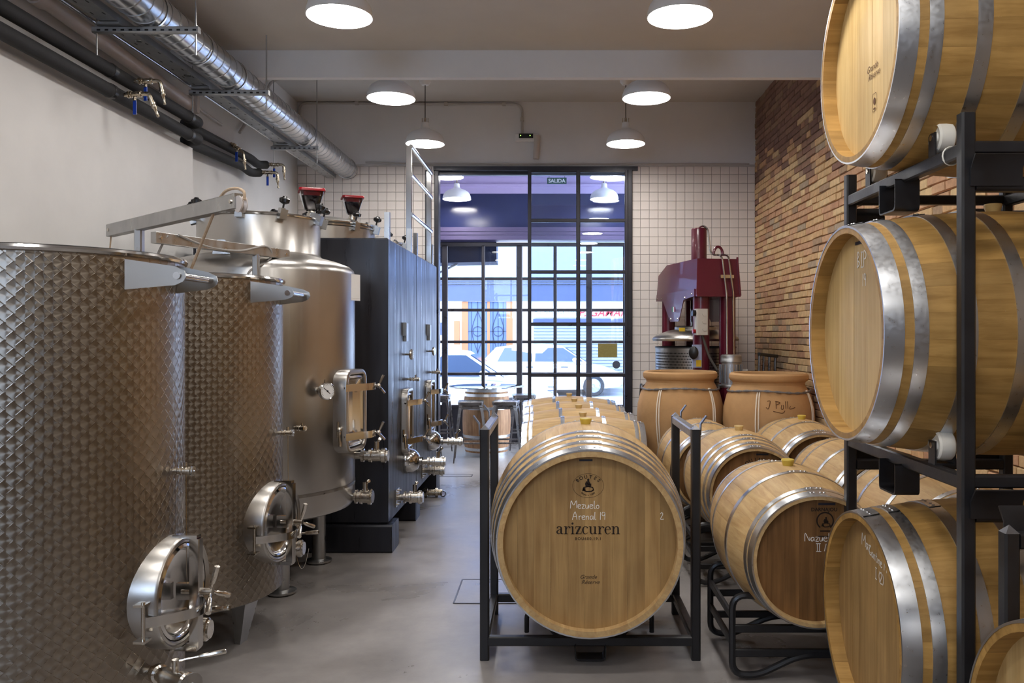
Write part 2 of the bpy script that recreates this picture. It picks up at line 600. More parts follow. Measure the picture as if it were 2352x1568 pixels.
M['facade'] = plain('white_facade', srgb(222, 222, 222), 0.8, noise=0.03)
M['facade_blue'] = plain('pale_blue_facade', srgb(128, 142, 172), 0.8, noise=0.03)
M['slate_band'] = plain('slate_sign_band', srgb(66, 76, 104), 0.7, noise=0.06)
M['awning'] = plain('dark_awning', srgb(28, 36, 62), 0.7)
M['door_wood'] = plain('pale_wood_frame', srgb(150, 98, 60), 0.6)
M['grille_back'] = plain('slate_door', srgb(74, 94, 134), 0.6)
M['shutter'] = plain('roller_shutter_slats', srgb(150, 156, 164), 0.5)
M['sign_red'] = plain('red_lettering', srgb(200, 40, 50), 0.6)
M['sign_blue'] = plain('blue_lettering', srgb(80, 120, 190), 0.6)
M['asphalt'] = plain('street_asphalt', srgb(150, 152, 156), 0.9, noise=0.08)
M['led'] = emit('green_led', (0.35, 1.0, 0.1), 3.0)

# polished concrete
def concrete():
    m, nt, b = nodes('polished_concrete')
    tc = N(nt, 'ShaderNodeTexCoord')
    n1 = N(nt, 'ShaderNodeTexNoise'); setin(n1, Scale=0.9, Detail=7.0, Roughness=0.62, Distortion=0.4)
    n2 = N(nt, 'ShaderNodeTexNoise'); setin(n2, Scale=9.0, Detail=6.0, Roughness=0.7)
    nt.links.new(tc.outputs['Object'], n1.inputs['Vector'])
    nt.links.new(tc.outputs['Object'], n2.inputs['Vector'])
    rp = N(nt, 'ShaderNodeValToRGB')
    rp.color_ramp.elements[0].position = 0.32; rp.color_ramp.elements[0].color = srgb(120, 115, 112)
    rp.color_ramp.elements[1].position = 0.68; rp.color_ramp.elements[1].color = srgb(158, 153, 150)
    nt.links.new(n1.outputs['Fac'], rp.inputs['Fac'])
    mr = N(nt, 'ShaderNodeMapRange'); setin(mr, From_Min=0.3, From_Max=0.7, To_Min=0.9, To_Max=1.07)
    nt.links.new(n2.outputs['Fac'], mr.inputs['Value'])
    vs = N(nt, 'ShaderNodeVectorMath', operation='SCALE')
    nt.links.new(rp.outputs['Color'], vs.inputs[0]); nt.links.new(mr.outputs[0], vs.inputs['Scale'])
    nt.links.new(vs.outputs[0], b.inputs['Base Color'])
    m2 = N(nt, 'ShaderNodeMapRange'); setin(m2, From_Min=0.3, From_Max=0.7, To_Min=0.22, To_Max=0.42)
    nt.links.new(n1.outputs['Fac'], m2.inputs['Value'])
    nt.links.new(m2.outputs[0], b.inputs['Roughness'])
    bp = N(nt, 'ShaderNodeBump'); setin(bp, Strength=0.04, Distance=0.01)
    nt.links.new(n2.outputs['Fac'], bp.inputs['Height']); nt.links.new(bp.outputs['Normal'], b.inputs['Normal'])
    return m
M['floor'] = concrete()

# ------------------------------------------------------------------ room shell
XL, XR, YB, YF = -2.87, 2.27, 9.3, 12.0          # left wall, brick wall, tiled back wall, street front

def shell(name, mb, mats):
    return tag(mb.build(name, mats), kind='structure')

shell('floor', MB().box(XL - 0.2, XR + 0.2, -3.2, YF + 0.25, -0.2, 0), M['floor'])
mb = MB()
mb.box(XL - 0.2, XR + 0.2, -3.2, 6.2, 3.70, 4.4)
mb.box(XL - 0.2, XR + 0.2, 6.2, YB + 0.15, 4.18, 4.4)
mb.box(XL - 0.2, XR + 0.2, YB + 0.15, YF + 0.2, 4.08, 4.4)
shell('ceiling', mb, M['ceiling'])
shell('trim_1', MB().box(XL, XR, 6.2, 6.26, 3.495, 4.18), M['plaster_matt'])        # downstand beam across the room
mb = MB()
mb.box(XL - 0.2, XL, -3.2, YF, 0, 4.4)
mb.box(XL, -2.70, -3.2, 6.2, 0, 2.965)                                             # thicker lower half of the wall
shell('wall_left', mb, M['plaster'])
mb = MB()                                                                          # end wall behind the camera with a high window
mb.box(XL, -2.7, -3.2, -3.0, 0, 4.4)
mb.box(-.7, XR, -3.2, -3.0, 0, 4.4)
mb.box(-2.7, -.7, -3.2, -3.0, 0, 2.1)
mb.box(-2.7, -.7, -3.2, -3.0, 3.6, 4.4)
shell('wall_front', mb, M['brown_wall'])
win2 = shell('window_2', MB().bar((-2.7, -3.1, 2.85), (-.7, -3.1, 2.85), .05, .05), M['door_frame'])
for x in (-2.68, -2.04, -1.37, -.72):
    MB().bar((x, -3.1, 2.1), (x, -3.1, 3.6), .05, .05).build('mullion', M['door_frame'], win2)
for x in (-2.36, -1.70, -1.04):
    MB().box(x - .31, x + .31, -3.102, -3.098, 2.1, 3.6).build('pane', M['glass'], win2)

# brick wall: 300 largest bricks in view are pieces, the rest one joined part
brick_cols = [srgb(*[min(255, 1.09 * (q * .75 + m * .25)) for q, m in zip(c, (192, 156, 118))]) for c in ((196, 166, 124), (190, 156, 116), (186, 148, 118), (178, 138, 110), (162, 122, 98), (204, 180, 138), (146, 124, 104), (152, 140, 124))]
red_cols = [srgb(*c) for c in ((150, 116, 100), (142, 108, 94), (156, 122, 102), (134, 104, 92), (160, 132, 108))]
brick_mats = [plain('brick_tone', c, 0.92, noise=0.16, nscale=18, bump=0.35, bscale=70) for c in brick_cols + red_cols]
wall_r = shell('wall_right', MB().box(XR + 0.018, XR + 0.2, -3.2, YB + 0.1, 0, 4.4), M['mortar'])
def brick_mesh(mi):
    mb = MB()
    x0, x1, a, c, e = -0.008, 0.03, 0.119, 0.0275, 0.004
    j = [rng.uniform(-0.003, 0.003) for _ in range(8)]
    vs = [(x0, -a + e, -c + e + j[0]), (x0, a - e, -c + e + j[1]), (x0 + j[2], a - e, c - e + j[3]), (x0 + j[4], -a + e, c - e),
          (x0 + 0.007, -a, -c), (x0 + 0.007, a, -c), (x0 + 0.007, a, c), (x0 + 0.007, -a, c),
          (x1, -a, -c), (x1, a, -c), (x1, a, c), (x1, -a, c)]
    fs = [(0, 1, 2, 3), (0, 4, 5, 1), (1, 5, 6, 2), (2, 6, 7, 3), (3, 7, 4, 0), (4, 8, 9, 5), (5, 9, 10, 6), (6, 10, 11, 7), (7, 11, 8, 4)]
    mb.add(vs, fs, mi)
    return mb
bricks = []
BH = 0.0615
for r in range(int(4.2 / BH)):
    z = (r + 0.5) * BH
    y1 = YB - 0.002
    first = rng.uniform(.06, .22)
    while y1 > 2.4:
        ln = first or rng.choice((.245, .25, .255, .26, .24, .122, .118, .17))
        first = None      # stretchers, headers, cut bricks
        y = y1 - ln / 2
        y1 -= ln
        red = z > 3.25 + rng.uniform(-0.5, 0.5)
        if red: mi = 8 + rng.randrange(5)
        else: mi = rng.choices(range(8), (5, 5, 5, 4, 2, 4, 1, 1))[0]
        sx, sy = 1270 + 1900 * XR / y, 768 - 1900 * (z - 1.57) / y      # how large and where it shows
        seen = (1736 < sx < 1893 and 188 < sy < 840) or (1960 < sx < 2205 and 452 < sy < 505) or (1800 < sx < 1862 and 840 <= sy < 930)
        bricks.append((not seen, y * y / ln, y, z, mi, ln))
bricks.sort()
bmesh_cache = {}
rest = MB()
for i, (hid, _, y, z, mi, ln) in enumerate(bricks):
    dx, dy, dz = rng.uniform(-0.004, 0.004), rng.uniform(-0.002, 0.002), rng.uniform(-0.003, 0.003)
    rx, sc = rng.uniform(-0.006, 0.006), (ln - rng.uniform(.002, .007)) / .238
    if i < 300 and not hid:
        key = (mi, rng.randrange(2))
        if key not in bmesh_cache:
            bmesh_cache[key] = brick_mesh(0).mesh('brick', brick_mats[mi])
        o = link('brick', bmesh_cache[key], wall_r, (XR + dx + 0.008, y + dy, z + dz), (rx, 0, 0))
        o.scale = (1, sc, 1)
    else:
        b1 = brick_mesh(mi)
        Mx = Matrix.Translation((XR + dx + 0.008, y + dy, z + dz)) @ Matrix.Rotation(rx, 4, 'X')
        rest.add([Mx @ Vector((p[0], p[1] * sc, p[2])) for p in b1.v], b1.f, mi)
tag(rest.build('brickwork', brick_mats, wall_r), kind='stuff')

# tiled back wall with the wide doorway
DX0, DX1, DZ = -1.307, 0.872, 3.45
mb = MB()
mb.box(XL, DX0, YB, YB + 0.15, 0, DZ, mi=0)
mb.box(DX1, XR + 0.05, YB, YB + 0.15, 0, DZ, mi=0)
mb.box(XL, XR + 0.05, YB - 0.012, YB + 0.15, DZ + 0.02, 4.2, mi=1)
wall_b = shell('wall_back', mb, [M['grout'], M['plaster_matt']])
T = 0.1003
tile_me = MB()
a, e = 0.0485, 0.0025
vs = [(-a + e, -0.006, -a + e), (a - e, -0.006, -a + e), (a - e, -0.006, a - e), (-a + e, -0.006, a - e), (-a, -0.003, -a), (a, -0.003, -a), (a, -0.003, a), (-a, -0.003, a), (-a, 0.002, -a), (a, 0.002, -a), (a, 0.002, a), (-a, 0.002, a)]
tf = [(0, 1, 2, 3), (0, 4, 5, 1), (1, 5, 6, 2), (2, 6, 7, 3), (3, 7, 4, 0), (4, 8, 9, 5), (5, 9, 10, 6), (6, 10, 11, 7), (7, 11, 8, 4)]
tile_me.add(vs, tf)
tile_mesh = tile_me.mesh('tile', M['tile'])
rest = MB()
n_t = 0
for (x0, x1) in ((DX1 + 0.01, XR), (XL, DX0 - 0.02)):
    for r in range(34):
        z = 3.42 - r * T
        if z < 0.05: break
        k = 0
        while True:
            x = x0 + T / 2 + k * T
            if x + a > x1:
                cut = x1 - (x - a)          # a tile cut to fit the corner
                if cut > 0.012:
                    q = cut / (2 * a)
                    rest.add([(p[0] * q + x - a + cut / 2, p[1] + YB, p[2] + z) for p in vs], tf)
                break
            k += 1
            seen = (x > 0 and z > 1.42) or (x < -1.9 and 2.5 < z) or (-1.9 < x < -1.35 and z > 2.35)
            if not (x > 0 and x > 1.4 and x < 1.9 and z < 2.3) and seen and n_t < 300:
                n_t += 1
                o = link('tile', tile_mesh, wall_b, (x, YB, z), (rng.uniform(-.006, .006), 0, rng.uniform(-.006, .006)))
            else:
                rest.add([(p[0] + x, p[1] + YB, p[2] + z) for p in vs], tf)
tag(rest.build('tiling', M['tile'], wall_b), kind='stuff')
# white metal channel over the tiles and the dark sliding track
shell('trim_2', MB().box(XL, XR, YB - 0.03, YB - 0.012, 3.455, 3.475), M['conduit'])
mb = MB()
mb.box(DX0 - 0.03, 0.95, YB - 0.055, YB + 0.02, 3.405, 3.45)
shell('trim_3', mb, M['door_frame'])

# steel door frame and glazed sliding leaf
mb = MB()
mb.bar((DX0 + 0.0, YB + 0.05, 0), (DX0 + 0.0, YB + 0.05, 3.41), 0.05, 0.16)
mb.bar((DX0 - 0.10, YB - 0.02, 0), (DX0 - 0.10, YB - 0.02, 3.41), 0.05, 0.04)
mb.bar((DX1 - 0.01, YB + 0.02, 0), (DX1 - 0.01, YB + 0.02, 3.41), 0.055, 0.16)
mb.box(DX0, DX1, YB + 0.03, YB + 0.10, 3.37, 3.41)
shell('trim_4', mb, M['door_frame'])
LX = [-0.262, 0.283, 0.826]
LZ = [0.03, 0.55, 1.115, 1.685, 2.27, 2.845, 3.40]
door = shell('door_1', MB().bar((LX[0], YB - 0.03, 0.0), (LX[0], YB - 0.03, 3.42), 0.04, 0.045), M['door_frame'])
for x in LX[1:]:
    MB().bar((x, YB - 0.03, 0.0), (x, YB - 0.03, 3.42), 0.045, 0.045).build('stile', M['door_frame'], door)
for z in LZ:
    MB().bar((LX[0], YB - 0.03, z), (LX[2], YB - 0.03, z), 0.04, 0.04).build('rail', M['door_frame'], door)
for i in range(2):
    for j in range(6):
        MB().box(LX[i] + 0.02, LX[i + 1] - 0.02, YB - 0.033, YB - 0.027, LZ[j] + 0.02, LZ[j + 1] - 0.02).build('pane', M['glass'], door)

# street front: steel window grid
cols = [-2.60, -2.08, -1.566, -1.010, -0.486, 0.032, 0.524, 1.04, 1.56, 2.08]
rows = [0.53, 1.0, 1.463, 1.924, 2.378, 2.865]
win = shell('window_1', MB().box(XL, XR, YF - 0.03, YF + 0.03, 2.85, 2.90), M['door_frame'])
for i, x in enumerate(cols):
    thick = i % 2 == 0
    MB().bar((x, YF, 0), (x, YF, 2.86), 0.085 if thick else 0.05, 0.06).build('mullion', M['door_frame'], win)
for z in rows:
    MB().bar((XL, YF, z), (XR, YF, z), 0.045, 0.042).build('glazing_bar', M['door_frame'], win)
xs = [XL] + cols + [XR]
for i in range(len(xs) - 1):
    for j in range(len(rows) - 1):
        MB().box(xs[i] + 0.03, xs[i + 1] - 0.03, YF - 0.003, YF + 0.003, rows[j] + 0.022, rows[j + 1] - 0.022).build('pane', M['street_glass'], win)
MB().box(XL, XR, YF - 0.012, YF + 0.012, 0, 0.52).build('kick_panel', M['door_frame'], win)
mb = MB()
mb.box(XL, XR, YF - 0.1, YF + 0.15, 3.60, 4.08, mi=0)
mb.box(XL, XR, YF - 0.06, YF + 0.15, 3.11, 3.60, mi=1)
mb.box(XL, XR, YF - 0.14, YF + 0.15, 2.93, 3.11, mi=2)
for z in (3.00, 3.05):
    mb.box(XL, XR, YF - 0.15, YF - 0.13, z, z + 0.012, mi=2)
for z in (3.70, 3.84, 3.95):
    mb.box(XL, XR, YF - 0.125, YF - 0.09, z, z + 0.03, mi=0)
shell('wall_street', mb, [M['lilac'], M['navy'], M['shutter_box']])
# beams under the bar ceiling
for i, y in enumerate((9.9, 10.5, 11.1, 11.65)):
    shell('trim_%d' % (5 + i), MB().box(XL, XR, y, y + 0.12, 4.0, 4.08), M['lilac'])
# ------------------------------------------------------------------ barrels
def prof_r(y, L, Rb, Rh):
    return Rb - (Rb - Rh) * abs(2 * y / L) ** 1.9

def stave_mesh(L, Rb, Rh, n, mat, recess=0.042, rim=0.02):
    mb = MB()
    half = PI / n
    gap = 0.00015
    th = 0.028
    K = 14
    ys = [-L / 2 + L * (0.5 - 0.5 * math.cos(PI * i / K)) for i in range(K + 1)]
    rings = []
    def pt(r, a, y):
        return Vector((r * math.sin(a), y, r * math.cos(a)))
    for y in ys:
        r = prof_r(y, L, Rb, Rh)
        g = gap / r
        rings.append([pt(r - 0.0003, -half + g, y), pt(r, -half * 0.8, y), pt(r / math.cos(half * .5) * 1.0, 0, y) if False else pt(r, 0, y), pt(r, half * 0.8, y), pt(r - 0.0003, half - g, y)])
    vs = [p for r in rings for p in r]
    fs = []
    for i in range(K):
        for k in range(4):
            fs.append((i * 5 + k, i * 5 + k + 1, i * 5 + 5 + k + 1, i * 5 + 5 + k))
    for s, base in ((-1, 0), (1, K * 5)):
        y0 = s * L / 2
        b = len(vs)
        r0 = Rh - rim
        r1 = prof_r(L / 2 - recess, L, Rb, Rh) - rim - 0.008
        for r, y in ((r0, y0), (r1, s * (L / 2 - recess - 0.022))):
            for a in (-half, 0, half):
                vs.append(pt(r, a, y))
        fs += [(base, base + 1, b), (base + 1, base + 2, b + 1, b), (base + 2, base + 3, b + 2, b + 1), (base + 3, base + 4, b + 2)]
        fs += [(b, b + 1, b + 4, b + 3), (b + 1, b + 2, b + 5, b + 4)]
    mb.add(vs, fs)
    return mb.mesh('stave', mat, 50)

def hoop_mesh(L, Rb, Rh, t, wd, n=72, rivets=True):
    mb = MB()
    y0, y1 = -L / 2 + t, -L / 2 + t + wd
    if t == 0: y0 -= 0.001
    def ring(y, e): return prof_r(max(-L / 2, y), L, Rb, Rh) + e
    Mx = Matrix.Rotation(-PI / 2, 4, 'X')      # local z -> +y
    ym = (y0 + y1) / 2
    p = [(ring(y0, -0.004), y0), (ring(y0, 0.0028), y0), (ring(ym, 0.0032), ym), (ring(y1, 0.0028), y1), (ring(y1, -0.004), y1)]
    mb.lathe(p, Mx, n)
    a0, a1 = -PI / 2 - 0.13, -PI / 2 + 0.13    # lapped and riveted joint at the top
    p = [(ring(y0, 0.0022), y0 + 0.001), (ring(y0, 0.0056), y0 + 0.001), (ring(y1, 0.0056), y1 - 0.001), (ring(y1, 0.0022), y1 - 0.001)]
    mb.lathe(p, Mx, 6, a0, a1)
    if rivets:
        for a in (-0.10, -0.045, 0.045, 0.10):
            r = ring(ym, 0.0055)
            mb.ball((r * math.sin(a), ym, r * math.cos(a)), 0.006, 8, 0.6)
    return mb.mesh('hoop', M['hoop'], 40)

def head_boards(Rin, n, y, mat, seed, wide=1.0):
    rr = random.Random(seed)
    ws = [rr.uniform(0.75, 1.3) for _ in range(n)]
    s = sum(ws)
    xs = [-Rin]
    for q in ws:
        xs.append(xs[-1] + 2 * Rin * q / s)
    out = []
    for i in range(n):
        a, b = xs[i] + 0.0002, xs[i + 1] - 0.0002
        ax, bx = max(-Rin, min(Rin, a)), max(-Rin, min(Rin, b))
        K = 7
        top = []
        for k in range(K + 1):
            x = ax + (bx - ax) * k / K
            top.append((x, math.sqrt(max(0, Rin * Rin - x * x))))
        poly = [(x, z) for x, z in top] + [(x, -z) for x, z in reversed(top)]
        cl = []
        for q in poly:
            if not cl or (abs(q[0] - cl[-1][0]) + abs(q[1] - cl[-1][1])) > 1e-5: cl.append(q)
        if abs(cl[0][0] - cl[-1][0]) + abs(cl[0][1] - cl[-1][1]) < 1e-5: cl.pop()
        dy = rr.uniform(-0.0006, 0.0006)
        Mx = Matrix(((1, 0, 0, 0), (0, 0, 1, y + dy), (0, 1, 0, 0), (0, 0, 0, 1)))
        mb = MB()
        mb.prism(cl, Mx, 0.02)
        out.append(mb.mesh('head_board', mat, 40))
    return out

BIG = dict(rim=.030, rec=.045, L=1.10, Rb=0.495, Rh=0.432, n=32, hoops=((0, .055), (.095, .036), (.19, .034), (.285, .034)))
STK = dict(rim=.024, rec=.056, L=1.11, Rb=0.445, Rh=0.389, n=30, hoops=((0, .060), (.09, .043), (.235, .045), (.40, .045)))
SML = dict(L=0.95, Rb=0.345, Rh=0.289, n=26, hoops=((0, .042), (.055, .028), (.30, .030)))
SM4 = dict(L=0.95, Rb=0.345, Rh=0.289, n=26, hoops=((0, .042), (.075, .030), (.165, .030), (.255, .030)))

def make_barrel(name, spec, label, loc, rz, stave, head, nb, seed, bung=None, group=None, recess=0.042, cat='barrel'):
    L, Rb, Rh, n = spec['L'], spec['Rb'], spec['Rh'], spec['n']
    root = thing(name, loc, label, cat, group, rz)
    c = (0, 0, Rb)
    rim = spec.get('rim', .019)
    recess = spec.get('rec', recess)
    sm = stave_mesh(L, Rb, Rh, n, M[stave], recess, rim)
    for k in range(n):
        link('stave', sm, root, c, (0, 2 * PI * k / n + 0.05, 0))
    for t, wd in spec['hoops']:
        hm = hoop_mesh(L, Rb, Rh, t, wd)
        link('hoop', hm, root, c)
        link('hoop', hm, root, c, (0, 0, PI))
    Rin = prof_r(L / 2 - recess, L, Rb, Rh) - rim - 0.003
    for me in head_boards(Rin, nb, -L / 2 + recess, M[head], seed):
        link('head_board', me, root, c)
    mb = MB()
    mb.lathe([(0, 0), (Rin, 0), (Rin, 0.02), (0, 0.02)], frame((0, L / 2 - recess - 0.02, 0), (0, 1, 0)), 40)
    link('back_head', mb.mesh('back_head', M[head]), root, c)
    if bung:
        mb = MB()
        mb.turned((0, 0, Rb - 0.02), (0, 0, 1), [(0, 0.02), (0.025, 0.026), (0.045, 0.032), (0.05, 0.030)], 20)
        link('bung', mb.mesh('bung', M[bung]), root, c)
    return root

def on_head(root, spec, recess=0.042):
    """matrix that lays x,y print on the front head of a barrel"""
    y = -spec['L'] / 2 + spec.get('rec', recess) - 0.0016
    return Matrix(((1, 0, 0, 0), (0, 0, 1, y), (0, 1, 0, spec['Rb']), (0, 0, 0, 1)))

def print_on(root, spec, name, body, x, z, size, mat='ink', **kw):
    me = text_mesh(body, size, on_head(root, spec) @ Matrix.Translation((x, z, 0)), M[mat], **kw)
    return link(name, me, root)

# flat strokes ------------------------------------------------------
def ribbon(mb, pts, w, Mx):
    """flat stroke with one width per point (or a single one)"""
    n = len(pts)
    ww = w if hasattr(w, '__len__') else [w] * n
    L_, R_ = [], []
    for i in range(n):
        a, b = pts[max(i - 1, 0)], pts[min(i + 1, n - 1)]
        dx, dy = b[0] - a[0], b[1] - a[1]
        l = math.hypot(dx, dy) or 1
        nx, ny = -dy / l, dx / l
        h = ww[i] / 2
        L_.append((pts[i][0] + nx * h, pts[i][1] + ny * h))
        R_.append((pts[i][0] - nx * h, pts[i][1] - ny * h))
    vs = [Mx @ Vector((p[0], p[1], 0)) for p in L_] + [Mx @ Vector((p[0], p[1], 0)) for p in R_]
    mb.add(vs, [(i, i + 1, n + i + 1, n + i) for i in range(n - 1)])

def disc(mb, x, y, rx, ry, Mx, n=16):
    mb.add([Mx @ Vector((x + rx * math.cos(2 * PI * k / n), y + ry * math.sin(2 * PI * k / n), 0)) for k in range(n)], [tuple(range(n))])

def spline(pts, seg=6):
    out = []
    n = len(pts)
    for i in range(n - 1):
        p0, p1, p2, p3 = pts[max(i - 1, 0)], pts[i], pts[i + 1], pts[min(i + 2, n - 1)]
        for k in range(seg):
            t = k / seg
            out.append(tuple(0.5 * (2 * p1[j] + (p2[j] - p0[j]) * t + (2 * p0[j] - 5 * p1[j] + 4 * p2[j] - p3[j]) * t * t + (3 * p1[j] - p0[j] - 3 * p2[j] + p3[j]) * t ** 3) for j in range(len(p1))))
    out.append(tuple(pts[-1]))
    return out

# a bold high-contrast serif alphabet, lower case, x-height 1: each stroke is a list of (x, y, width)
TH, ST = 0.07, 0.21
def stem(x, y0=0.0, y1=1.0, foot=True, flag=True):
    s = [[(x, y0, ST), (x, y1, ST)]]
    if foot: s.append([(x - 0.24, y0 + 0.03, TH), (x + 0.24, y0 + 0.03, TH)])
    if flag: s.append([(x - 0.24, y1 - 0.04, TH), (x, y1 - 0.02, TH)])
    return s
SERIF = {
    'a': (0.96, [[(0.14, 0.74, .2), (0.2, 0.92, .12), (0.42, 0.98, TH), (0.6, 0.88, .16), (0.64, 0.68, ST), (0.64, 0.18, ST), (0.72, 0.05, .12), (0.92, 0.06, TH)],
                 [(0.64, 0.60, TH), (0.36, 0.54, .08), (0.14, 0.38, .16), (0.13, 0.2, .19), (0.28, 0.04, .1), (0.46, 0.08, TH), (0.63, 0.25, TH)]]),
    'r': (0.86, stem(0.28) + [[(0.36, 0.62, TH), (0.5, 0.92, TH), (0.66, 0.97, .09), (0.76, 0.86, .2), (0.78, 0.76, .16)]]),
    'i': (0.58, stem(0.29)),
    'z': (0.88, [[(0.1, 0.965, TH), (0.8, 0.965, TH)], [(0.68, 0.96, .24), (0.2, 0.04, .24)], [(0.08, 0.035, TH), (0.82, 0.035, TH)], [(0.11, 0.98, TH), (0.09, 0.70, TH)], [(0.8, 0.02, TH), (0.83, 0.34, TH)]]),
    'c': (0.88, [[(0.74, 0.76, .2), (0.66, 0.92, .12), (0.46, 0.98, TH), (0.24, 0.86, .13), (0.14, 0.5, .23), (0.26, 0.12, .13), (0.5, 0.02, TH), (0.8, 0.2, .06)]]),
    'u': (1.14, [[(0.26, 1.0, ST), (0.26, 0.3, ST), (0.36, 0.07, .13), (0.52, 0.03, TH), (0.78, 0.24, TH)], [(0.84, 1.0, ST), (0.84, 0.0, ST)], [(0.02, .965, TH), (.26, .965, TH)], [(0.6, .965, TH), (.84, .965, TH)], [(0.84, 0.035, TH), (1.08, 0.035, TH)]]),
    'e': (0.90, [[(0.16, 0.56, TH), (0.76, 0.56, TH), (0.73, 0.78, .18), (0.6, 0.95, .1), (0.44, 0.98, TH), (0.24, 0.86, .13), (0.14, 0.5, .23), (0.26, 0.12, .13), (0.5, 0.02, TH), (0.8, 0.22, .06)]]),
    'n': (1.16, stem(0.28) + [[(0.36, 0.66, TH), (0.5, 0.92, TH), (0.68, 0.98, .09), (0.84, 0.86, .17), (0.88, 0.66, ST), (0.88, 0.0, ST)], [(0.64, 0.03, TH), (1.12, 0.03, TH)]]),
}
def serif_word(word, xh, Mx, mat):
    mb = MB()
    total = sum(SERIF[c][0] for c in word)
    x = -total / 2
    for c in word:
        adv, strokes = SERIF[c]
        for s in strokes:
            p = s if len(s) == 2 else spline(s)
            if len(s) > 2 and c in 'iruzn' and s[0][0] == s[1][0] == 0: p = s
            ribbon(mb, [((x + a) * xh, b * xh) for a, b, _ in p], [w_ * xh for _, _, w_ in p], Mx)
        if c == 'i': disc(mb, (x + 0.27) * xh, 1.36 * xh, .14 * xh, .14 * xh, Mx)
        x += adv
    return mb.mesh('lettering', mat)

# handwriting in chalk, height 1
HAND = {
    'M': (0.95, [[(0.05, 0), (0.12, 1), (0.42, .45), (0.8, 1), (0.86, .05)]]),
    'A': (0.8, [[(0, 0), (0.38, 1.05), (0.62, 0)], [(0.1, .38), (0.6, .42)]]),
    'C': (0.6, [[(0.5, .95), (0.25, 1.0), (0.05, .55), (0.2, .05), (0.55, .12)]]),
    'N': (0.8, [[(0.08, 0), (0.12, 1), (0.62, .1), (0.7, .5)]]),
    'e': (0.5, [[(0.05, .3), (0.4, .35), (0.32, .52), (0.1, .48), (0.06, .15), (0.25, 0), (0.45, .1)]]),
    'z': (0.5, [[(0.05, .5), (0.4, .5), (0.08, .02), (0.45, .02)]]),
    'u': (0.55, [[(0.05, .5), (0.08, .08), (0.3, .04), (0.42, .5), (0.45, .02)]]),
    'l': (0.32, [[(0.12, 1.0), (0.1, .1), (0.28, .02)]]),
    'o': (0.5, [[(0.25, .45), (0.06, .3), (0.12, .04), (0.35, .06), (0.4, .34), (0.22, .46)]]),
    'r': (0.42, [[(0.06, .5), (0.08, 0)], [(0.08, .3), (0.22, .5), (0.38, .46)]]),
    'n': (0.55, [[(0.06, .5), (0.08, 0)], [(0.08, .32), (0.26, .5), (0.4, .34), (0.42, 0)]]),
    'a': (0.52, [[(0.4, .44), (0.14, .48), (0.05, .2), (0.2, 0), (0.4, .3)], [(0.4, .5), (0.42, .02)]]),
    't': (0.42, [[(0.2, .85), (0.18, .08), (0.34, .02)], [(0.02, .55), (0.38, .58)]]),
    'i': (0.25, [[(0.1, .5), (0.12, .02)]]),
    '1': (0.32, [[(0.18, 1), (0.14, 0)]]),
    '9': (0.6, [[(0.45, .9), (0.15, .98), (0.08, .6), (0.35, .52), (0.46, .9), (0.42, 0)]]),
    '2': (0.6, [[(0.06, .8), (0.25, 1), (0.42, .75), (0.08, .04), (0.55, .06)]]),
    'I': (0.5, [[(0.25, 1), (0.25, 0)], [(0.08, 1), (0.44, 1)], [(0.08, 0), (0.46, 0)]]),
    'V': (0.66, [[(0.18, 1), (0.18, 0)], [(0.44, 1), (0.44, 0)], [(0.0, 1), (0.62, 1)], [(0.02, 0), (0.66, 0)]]),
    '/': (0.4, [[(0.3, 1), (0.08, 0)]]),
    '(': (0.3, [[(0.25, 1), (0.08, .5), (0.24, 0)]]),
    ')': (0.3, [[(0.06, 1), (0.22, .5), (0.06, 0)]]),
    'B': (0.6, [[(0.08, 0), (0.08, 1), (0.4, .85), (0.1, .52), (0.46, .28), (0.08, 0)]]),
    'P': (0.6, [[(0.08, 0), (0.08, 1), (0.46, .85), (0.42, .55), (0.08, .48)]]),
    '0': (0.6, [[(0.3, .95), (0.06, .6), (0.12, .08), (0.4, .06), (0.5, .6), (0.3, .95)]]),
    'c': (0.45, [[(0.38, .42), (0.14, .46), (0.06, .2), (0.2, .02), (0.42, .1)]]),
    ' ': (0.35, []),
}
def chalk_line(mb, text, x, z, h, Mx, w=0.006, slope=0.0):
    for c in text:
        adv, st = HAND[c]
        for s in st:
            p = [(x + a * h + rng.uniform(-.02, .02) * h, z + b * h + slope * a * h + rng.uniform(-.02, .02) * h) for a, b in s]
            ribbon(mb, p if len(p) == 2 else spline(p, 4), w, Mx)
        x += adv * h
        z += slope * adv * h

def cooper_mark(mb, Mx, s):
    """a seated cooper bent over a barrel, as a flat stamp"""
    disc(mb, 0, 0.30 * s, 0.075 * s, 0.085 * s, Mx)
    mb.add([Mx @ Vector((x * s, y * s, 0)) for x, y in ((-.13, .22), (.06, .24), (.13, .10), (.20, -.06), (.14, -.12), (-.16, -.10), (-.2, .06))], [tuple(range(7))])
    ribbon(mb, [(-.1 * s, .1 * s), (.04 * s, .02 * s), (.2 * s, .05 * s)], .05 * s, Mx)
    ribbon(mb, [(-.34 * s, -.38 * s), (-.28 * s, -.16 * s), (0, -.10 * s), (.28 * s, -.16 * s), (.34 * s, -.36 * s)], .07 * s, Mx)
    ribbon(mb, [(-.34 * s, -.3 * s), (-.1 * s, -.42 * s), (.2 * s, -.40 * s), (.34 * s, -.3 * s)], .08 * s, Mx)
    ribbon(mb, [(-.26 * s, -.2 * s), (-.24 * s, -.36 * s)], .16 * s, Mx)

